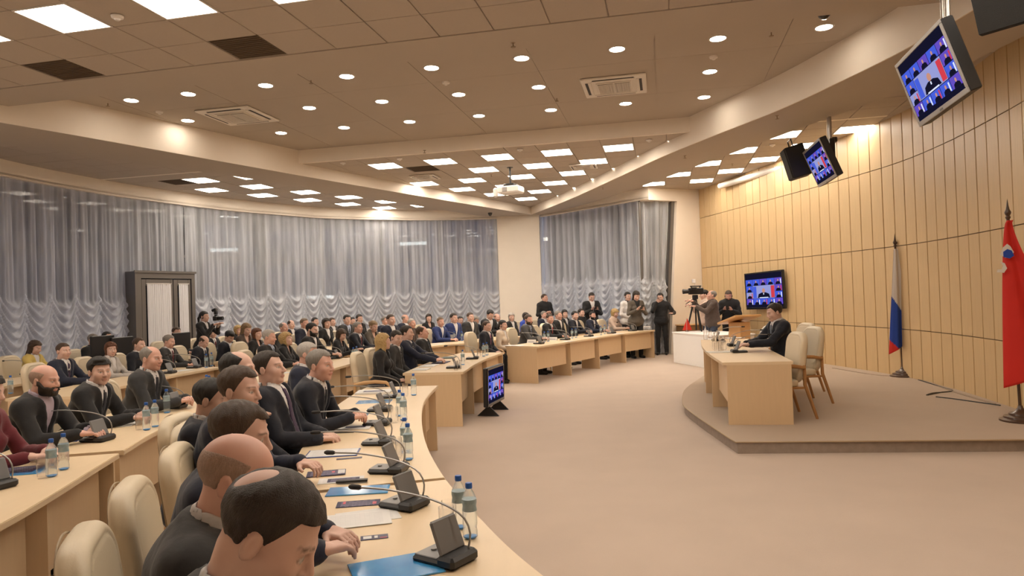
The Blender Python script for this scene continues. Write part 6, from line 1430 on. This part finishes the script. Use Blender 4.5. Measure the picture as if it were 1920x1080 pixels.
# ---------------------------------------------------------------- far seated audience (a few poses, shared)
V = dict(a=Pose(lean=5, hy=-8, **LAP), b=Pose(lean=10, hy=-24, hp=3, **TBL), c=Pose(lean=14, hp=28, hy=-8, **TBL), d=Pose(lean=3, hy=14, **LAP),
         e=Pose(fem=True, lean=5, hy=-12, **LAP), f=Pose(fem=True, lean=9, hp=18, hy=-4, **TBL), g=Pose(fem=True, lean=3, hy=-34, **LAP))
FAR = [ # px, py, depth, facing, pose, skin, hair, beard, top, shirt, tie, label
 (66, 652, 11.6, 0, 'f', 0, ('long', 'brown'), None, ('jacket', 'yellow'), 'white', None, 'woman with long brown hair in a yellow jacket looking down'),
 (175, 638, 12.9, -5, 'a', 2, ('crew', 'grey'), None, ('jacket', 'black'), 'black', None, 'man with cropped grey hair in black near the curtains'),
 (201, 633, 14.2, -10, 'a', 0, ('short', 'black'), None, ('jacket', 'darknavy'), 'white', None, 'dark haired man in glasses by the grey doorway'),
 (261, 647, 11.2, -4, 'a', 0, ('short', 'brown'), None, ('jacket', 'darknavy'), 'white', None, 'brown haired man in profile before the grey doorway'),
 (331, 624, 14.6, -12, 'b', 0, ('short', 'brown'), None, ('jacket', 'black'), 'white', None, 'man looking over a dark screen before the grey doorway'),
 (399, 625, 13.6, -12, 'b', 0, ('short', 'black'), None, ('jacket', 'darknavy'), 'white', 'burgundy', 'dark haired man with red tie above the bald man looking down'),
 (447, 620, 15.0, -18, 'e', 0, ('curly', 'blond'), None, ('blouse', 'black'), None, None, 'fair haired woman beside the photographer'),
 (462, 618, 16.0, -22, 'f', 0, ('long', 'dirty'), None, ('blouse', 'brown'), None, None, 'woman with long light brown hair looking down'),
 (482, 627, 13.6, -12, 'e', 0, ('bob', 'auburn'), None, ('blouse', 'black'), None, None, 'woman with dark red hair in black dress'),
 (532, 615, 15.0, -20, 'a', 1, ('balding', 'grey'), None, ('jacket', 'charcoal'), 'white', None, 'grey haired man peering from behind the curly blond woman'),
 (546, 609, 16.6, -25, 'a', 0, ('balding', 'brown'), None, ('jacket', 'navy'), 'white', None, 'balding man near the foot of the ruffled curtain'),
 (571, 607, 15.4, -24, 'a', 1, ('crew', 'sandy'), None, ('jacket', 'navy'), 'white', 'bluegrey', 'sandy haired man behind the bearded man'),
 (591, 604, 17.4, -28, 'a', 0, ('short', 'black'), None, ('jacket', 'black'), 'white', None, 'black haired man in the last row left of the white collared woman'),
 (612, 607, 15.8, -26, 'e', 0, ('bob', 'dark'), None, ('jacket', 'black'), 'white', None, 'woman with dark fringe and a white collar'),
 (623, 604, 17.6, -30, 'a', 0, ('short', 'brown'), None, ('jacket', 'charcoal'), 'white', None, 'brown haired man right behind the white collared woman'),
 (651, 600, 16.6, -28, 'b', 0, ('short', 'black'), None, ('jacket', 'charcoal'), 'paleblue', 'bluegrey', 'dark haired man in grey suit behind the short haired woman'),
 (661, 603, 18.2, -32, 'a', 0, ('short', 'black'), None, ('jacket', 'black'), 'white', None, 'man whose dark hair shows behind the silver haired man'),
 (674, 598, 19.0, -34, 'e', 0, ('pony', 'dark'), None, ('blouse', 'black'), None, None, 'woman in glasses in the last row over the silver haired man'),
 (700, 612, 15.6, -26, 'f', 0, ('bun', 'dirty'), None, ('blouse', 'taupe'), None, None, 'woman in patterned top with hands folded'),
 (722, 602, 16.6, -30, 'a', 1, ('short', 'grey'), None, ('jacket', 'navy'), 'white', 'darktie', 'grey haired man in navy suit above the blonde woman'),
 (733, 600, 18.4, -34, 'a', 0, ('crew', 'brown'), None, ('jacket', 'navy'), 'white', None, 'man half hidden behind the grey haired man in navy'),
 (760, 598, 18.8, -36, 'd', 1, ('fringe', 'grey'), None, ('jacket', 'navy'), 'white', None, 'bald man in the last row before the ruffled curtain'),
 (772, 607, 15.2, -26, 'a', 1, ('crew', 'silver'), None, ('jacket', 'brown'), 'brown', None, 'man with thin white hair in a dark brown jacket'),
 (804, 597, 19.6, -44, 'g', 0, ('bob', 'dark'), None, ('blouse', 'black'), None, None, 'small looking woman in black alone before the ruffled curtain'),
 (826, 604, 16.0, -32, 'b', 1, ('crew', 'sandy'), None, ('jacket', 'blue'), 'white', None, 'man in bright blue suit and open white shirt'),
 (851, 597, 18.6, -40, 'a', 0, ('short', 'dark'), None, ('jacket', 'blue'), 'white', None, 'man in blue suit in the row behind the other blue suit'),
 (863, 602, 17.0, -38, 'g', 0, ('short', 'black'), None, ('jacket', 'black'), 'black', None, 'black haired person in black facing the camera'),
 (882, 595, 19.4, -42, 'a', 0, ('crew', 'brown'), None, ('jacket', 'charcoal'), 'white', None, 'man with cropped brown hair in the last row left of the column'),
 (892, 601, 17.6, -40, 'c', 1, ('short', 'grey'), ('moustache', 'grey'), ('jacket', 'navy'), 'white', None, 'man with moustache looking down'),
 (913, 612, 14.9, -22, 'a', 0, ('crew', 'brown'), None, ('jacket', 'darknavy'), 'white', 'pinktie', 'man with a pink tie at the near end of the front table'),
 (919, 590, 20.6, -44, 'c', 0, ('short', 'black'), None, ('jacket', 'black'), 'white', None, 'black haired man in the last row beside the column'),
 (932, 596, 19.0, -42, 'a', 1, ('fringe', 'sandy'), None, ('jacket', 'darknavy'), 'white', None, 'bald man above the woman in white'),
 (943, 610, 15.8, -24, 'e', 0, ('pony', 'black'), None, ('jacket', 'cream'), 'white', None, 'woman in white with a black ponytail'),
 (959, 595, 19.4, -44, 'g', 0, ('bob', 'silver'), None, ('jacket', 'black'), 'white', None, 'woman with short platinum hair in front of the column'),
 (986, 594, 18.6, -42, 'e', 0, ('bob', 'dark'), None, ('blouse', 'royal'), None, None, 'person in royal blue behind the bearded man'),
 (991, 600, 16.5, -26, 'b', 1, ('short', 'brown'), ('beard', 'brown'), ('jacket', 'grey'), 'paleblue', 'bluegrey', 'bearded man in grey suit at the front table'),
 (1020, 591, 18.9, -42, 'a', 1, ('short', 'grey'), None, ('jacket', 'navy'), 'white', None, 'grey haired man under the standing man in a hooded top'),
 (1031, 598, 17.0, -30, 'b', 1, ('crew', 'brown'), None, ('jacket', 'black'), 'white', 'red', 'man with red tie at the front table'),
 (1047, 592, 17.8, -32, 'a', 1, ('short', 'grey'), None, ('jacket', 'black'), 'white', None, 'grey haired man in open white shirt at the front table'),
 (1059, 589, 19.6, -40, 'g', 0, ('long', 'black'), None, ('jacket', 'black'), 'white', None, 'woman with long black hair behind the front table'),
 (1078, 592, 18.0, -32, 'b', 0, ('short', 'black'), None, ('jacket', 'darknavy'), 'white', None, 'black haired man in open white shirt at the front table'),
 (1090, 587, 19.6, -40, 'a', 0, ('short', 'dark'), None, ('jacket', 'black'), 'black', None, 'man partly hidden beneath the standing man with a phone'),
 (1111, 592, 18.6, -34, 'b', 1, ('short', 'black'), ('beard', 'black'), ('jacket', 'navy'), 'white', None, 'stocky bearded man in navy suit at the front table'),
 (1153, 588, 19.4, -36, 'f', 0, ('curly', 'blond'), None, ('sweater', 'pinkcream'), None, None, 'blond woman in a pale sweater at the end of the front table'),
]
for px, py, d, fa, v, sk, ha, be, tp, sh_, ti, lab in FAR:
    person(V[v], 'f', row(px, py, d, 0 if 'front table' in lab and 'behind' not in lab or 'ponytail' in lab else 1), fa, lab, sk, ha, be, tp, sh_ or 'white', ti, group='far seated audience')
# ---------------------------------------------------------------- standing people
def pxm(px, py, d): return at_depth(px, py, d)
PHONE = dict(wr=(.09, .28, 1.20), wl=(-.07, .28, 1.19), hdr=(-.35, .5, .7), hdl=(.35, .5, .7))
def hold(t, name, fn, m, loc, rot=(0, 0, 0)):
    pass
def phone_at(t, pose, label, dz=.0, loc=None):
    p = loc if loc is not None else (pose.W[1] + pose.W[-1])/2 + V3(0, .10, .07 + dz)
    w_ = t.matrix_world if False else (Matrix.Translation(t.location) @ Matrix.Rotation(t.rotation_euler[2], 4, 'Z') @ Matrix.Diagonal((*t.scale, 1)))
    mb = MB(); mb.bbox((-.038, -.004, -.075), (.038, .004, .075), .004); o = build('phone', mb, M_black, M=w_ @ Matrix.Translation(Vector(p)) @ Matrix.Rotation(R(-50), 4, 'X')); tag(o, label, 'phone', 'phones held by standing people')
    mb = MB(); mb.box((-.034, -.0050, -.068), (.034, -.0042, .068)); s2 = build('screen', mb, emis('phone screen', (.5, .6, .8), .5), o); return o
ps = Pose(stand=True, lean=2, hp=-4, hy=20, wr=(.06, .22, 1.12), wl=(-.06, .22, 1.16), hdr=(-.9, .3, .1), hdl=(.9, .3, .1))
person(ps, 'f', at_depth(1021, 555, 21.6), -60, 'standing bearded man in black hooded top beside the column', 1, ('crew', 'brown'), None, ('hood', 'black'))
pp2 = Pose(stand=True, lean=4, hp=24, hy=0, **PHONE)
t = person(pp2, 'f', at_depth(1109, 552, 20.3), -75, 'standing man in black cardigan and white shirt using a phone', 0, ('crew', 'dark'), None, ('jacket', 'black'), 'white'); phone_at(t, pp2, 'dark phone in the hands of the standing man in the cardigan')
pw = Pose(stand=True, fem=True, lean=1, hp=4, hy=-10, wr=(.05, .20, 1.02), wl=(-.05, .20, 1.04), hdr=(-.8, .4, -.1), hdl=(.8, .4, -.1))
person(pw, 'f', at_depth(1177, 556, 19.35), -60, 'standing woman in a white jacket with dark hair tied back', 0, ('bun', 'black'), None, ('jacket', 'white'), 'black', None, 'black')
pw2 = Pose(stand=True, fem=True, lean=3, hp=22, hy=0, **PHONE)
t = person(pw2, 'f', at_depth(1193, 555, 18.75), -75, 'standing woman with long dark hair in brown checked jacket using a phone', 0, ('long', 'dark'), None, ('jacket', 'taupe'), 'black'); phone_at(t, pw2, 'red phone case in the hands of the woman in the brown jacket')
pk = Pose(stand=True, lean=3, hp=10, hy=0, wr=(.07, .22, 1.42), wl=(-.30, .26, 1.12), hdr=(-.5, .3, .8), hdl=(-.2, .9, .2))
t = person(pk, 'm', at_depth(1238, 558, 19.5), -110, 'standing young man all in black holding a phone to his face', 0, ('short', 'black'), None, ('sweater', 'black'), legs='black'); phone_at(t, pk, 'phone in the lowered hand of the young man in black', loc=pk.W[-1] + V3(-.02, .12, .05))
ph = Pose(stand=True, lean=6, hp=26, hy=0, **PHONE)
t = person(ph, 'm', at_depth(1366, 554, 17.4), -112, 'standing bearded man in a black hooded jacket looking at a phone', 1, ('crew', 'brown'), ('beard', 'brown'), ('hood', 'black')); phone_at(t, ph, 'phone held by the man in the black hooded jacket')
pg = Pose(stand=True, lean=0, hp=-12, hy=0, wr=(.10, .42, 1.42), wl=(-.12, .40, 1.30), hdr=(-.2, .95, .2), hdl=(.2, .95, .2), belly=1.12)
person(pg, 'm', at_depth(1334, 554, 17.0), 178, 'standing grey haired man in brown jacket reaching to the video camera', 1, ('balding', 'grey'), None, ('jacket', 'brown'), 'taupe', None, 'denim')
pc_ = Pose(stand=True, lean=4, hp=4, hy=0, wr=(.12, .36, 1.32), wl=(-.10, .40, 1.42), hdr=(-.2, .95, 0), hdl=(.2, .95, .2))
person(pc_, 'm', at_depth(1320, 553, 17.9), 182, 'cameraman with black hair behind the grey haired man', 0, ('short', 'black'), None, ('sweater', 'pinkcream'), legs='denim')
pf = Pose(stand=True, fem=True, lean=3, hp=2, hy=0, wr=(.08, .30, 1.36), wl=(-.02, .36, 1.38), hdr=(-.4, .8, .4), hdl=(.4, .8, .3))
t = person(pf, 'm', at_depth(383, 594, 14.9), -8, 'standing woman photographer with dark hair and a white collar', 0, ('pony', 'black'), None, ('jacket', 'black'), 'white', smin_=.86)
# the official alone at the stage desk
P = Pose(lean=9, hp=14, hy=-2, curl=20, wr=(.07, .50, .80), wl=(-.08, .50, .80), hdr=(-.35, .9, -.08), hdl=(.35, .9, -.08))
person(P, 'n', at_depth(1452, 586, 9.85), 184, 'official with receding dark hair alone at the stage desk', 0, ('short', 'dark'), None, ('jacket', 'darknavy'), 'white', 'bluegrey', floor=.13, chair=False)
# photo camera of the woman photographer
p = at_depth(405, 597, 15.0); ph_ = empty('photo_camera', p, R(-8), 'black photo camera with flash held by the woman photographer', 'camera')
mb = MB(); mb.bbox((-.04, -.07, -.05), (.04, .07, .05), .012); mb.bbox((-.03, -.03, .05), (.03, .03, .08), .01); build('body', mb, M_black, ph_)
mb = MB(); mb.lathe([(.036, 0), (.038, .05), (.042, .12), (.036, .125), (.0, .12)], 16, M=Matrix.Translation((.04, 0, 0)) @ Matrix.Rotation(R(90), 4, 'Y')); build('lens', mb, M_black, ph_)
mb = MB(); mb.bbox((-.03, -.035, .085), (.03, .035, .16), .008); mb.bbox((-.02, -.04, .155), (.09, .04, .21), .01, Matrix.Rotation(R(-20), 4, 'Y')); build('flash', mb, M_black, ph_)
# video camera on its tripod
p = at_depth(1303, 546, 17.3); vz = p[2]
vc = empty('video_camera', p, R(178), 'professional video camera with a white light on top, beside the plain wall', 'camera')
mb = MB(); mb.bbox((-.20, -.07, -.08), (.16, .07, .08), .015); mb.bbox((-.16, -.02, .11), (.12, .02, .14), .008); mb.box((-.14, -.015, .08), (-.11, .015, .12)); mb.box((.07, -.015, .08), (.1, .015, .12)); build('body', mb, M_black, vc)
mb = MB(); mb.lathe([(.05, 0), (.055, .08), (.062, .14), (.05, .145), (.0, .13)], 16, M=Matrix.Translation((.16, 0, 0)) @ Matrix.Rotation(R(90), 4, 'Y')); build('lens', mb, M_black, vc)
mb = MB(); mb.bbox((-.02, .07, .03), (.12, .15, .10), .01); build('viewfinder', mb, M_black, vc)
mb = MB(); mb.bbox((-.02, -.07, .20), (.05, .07, .30), .01); mb.tube([(0, 0, .14), (0, 0, .2)], .008, 6); build('light', mb, M_white, vc)
tp_ = empty('tripod', (p[0], p[1], 0), R(20), 'black tripod under the video camera', 'tripod')
mb = MB(); mb.bbox((-.06, -.05, vz-.20), (.06, .05, vz-.09), .012); mb.tube([(.03, 0, vz-.14), (-.25, .05, vz-.32)], .010, 6); build('fluid_head', mb, M_black, tp_)
for k in range(3):
    a = k*2*PI/3 + .5; mb = MB(); mb.tube([(.03*math.cos(a), .03*math.sin(a), vz-.2), (.22*math.cos(a), .22*math.sin(a), vz*.45), (.42*math.cos(a), .42*math.sin(a), .0)], [.024, .02, .014], 8); build('leg', mb, M_black, tp_)
mb = MB(); mb.lathe([(.02, vz*.45), (.02, vz-.2)], 8); build('column', mb, M_black, tp_)
# pens and a wrist watch style things held at the second row, dark screens standing on the back rows
for px, py, d, lab in ((192, 648, 11.8, 'back of a dark screen standing before the man with cropped grey hair'), (229, 650, 12.2, 'back of a dark screen beside the grey doorway'), (340, 640, 13.4, 'back of a dark screen standing before the grey doorway')):
    q = at_depth(px, py, d); t = empty('desk_screen', (q[0], q[1], .75), R(80), lab, 'screen', 'dark screens on the back tables')
    h_ = q[2] - .75
    mb = MB(); mb.bbox((-.26, -.02, max(h_-.16, .08)), (.26, .02, h_+.17), .008); build('panel', mb, M_black, t)
    mb = MB(); mb.bbox((-.03, .0, .0), (.03, .03, h_), .004); mb.bbox((-.12, -.09, 0), (.12, .09, .012), .004); build('foot', mb, M_black, t)
    mb = MB(); mb.box((-.05, .0201, h_-.02), (.05, .021, h_+.05)); build('sticker', mb, mat('white card', (.75, .73, .71), .5), t)
for px, py, lab in ((185, 768, 'blue pen in the hand of the bearded man'), (278, 742, 'blue pen in the hand of the writing man')):
    q = un(px, py + 20, .80); mb = MB(); mb.tube([(0, 0, 0), (-.02, .02, .13)], .0045, 6); o = build('pen', mb, mat('pen blue', (.03, .05, .4), .3), loc=q); tag(o, lab, 'pen', 'pens')
print('UNIQUE TRIS', TRI[0], 'people', len(PEOPLE))
for i in range(len(PEOPLE)):
    for j in range(i):
        a, b = PEOPLE[i], PEOPLE[j]; dd_ = math.hypot(a[0]-b[0], a[1]-b[1])
        if dd_ < .42: print('CLOSE %.2f | %s | %s' % (dd_, a[2], b[2]))
for a in PEOPLE:
    if a[3] > 1.08 or a[3] < .93: print('SCALE %.2f %s' % (a[3], a[2]))

print('TOTAL TRIS', sum(sum(len(p.vertices)-2 for p in me.polygons) if len(me.polygons) < 3000 else len(me.polygons)*2 for me in bpy.data.meshes))
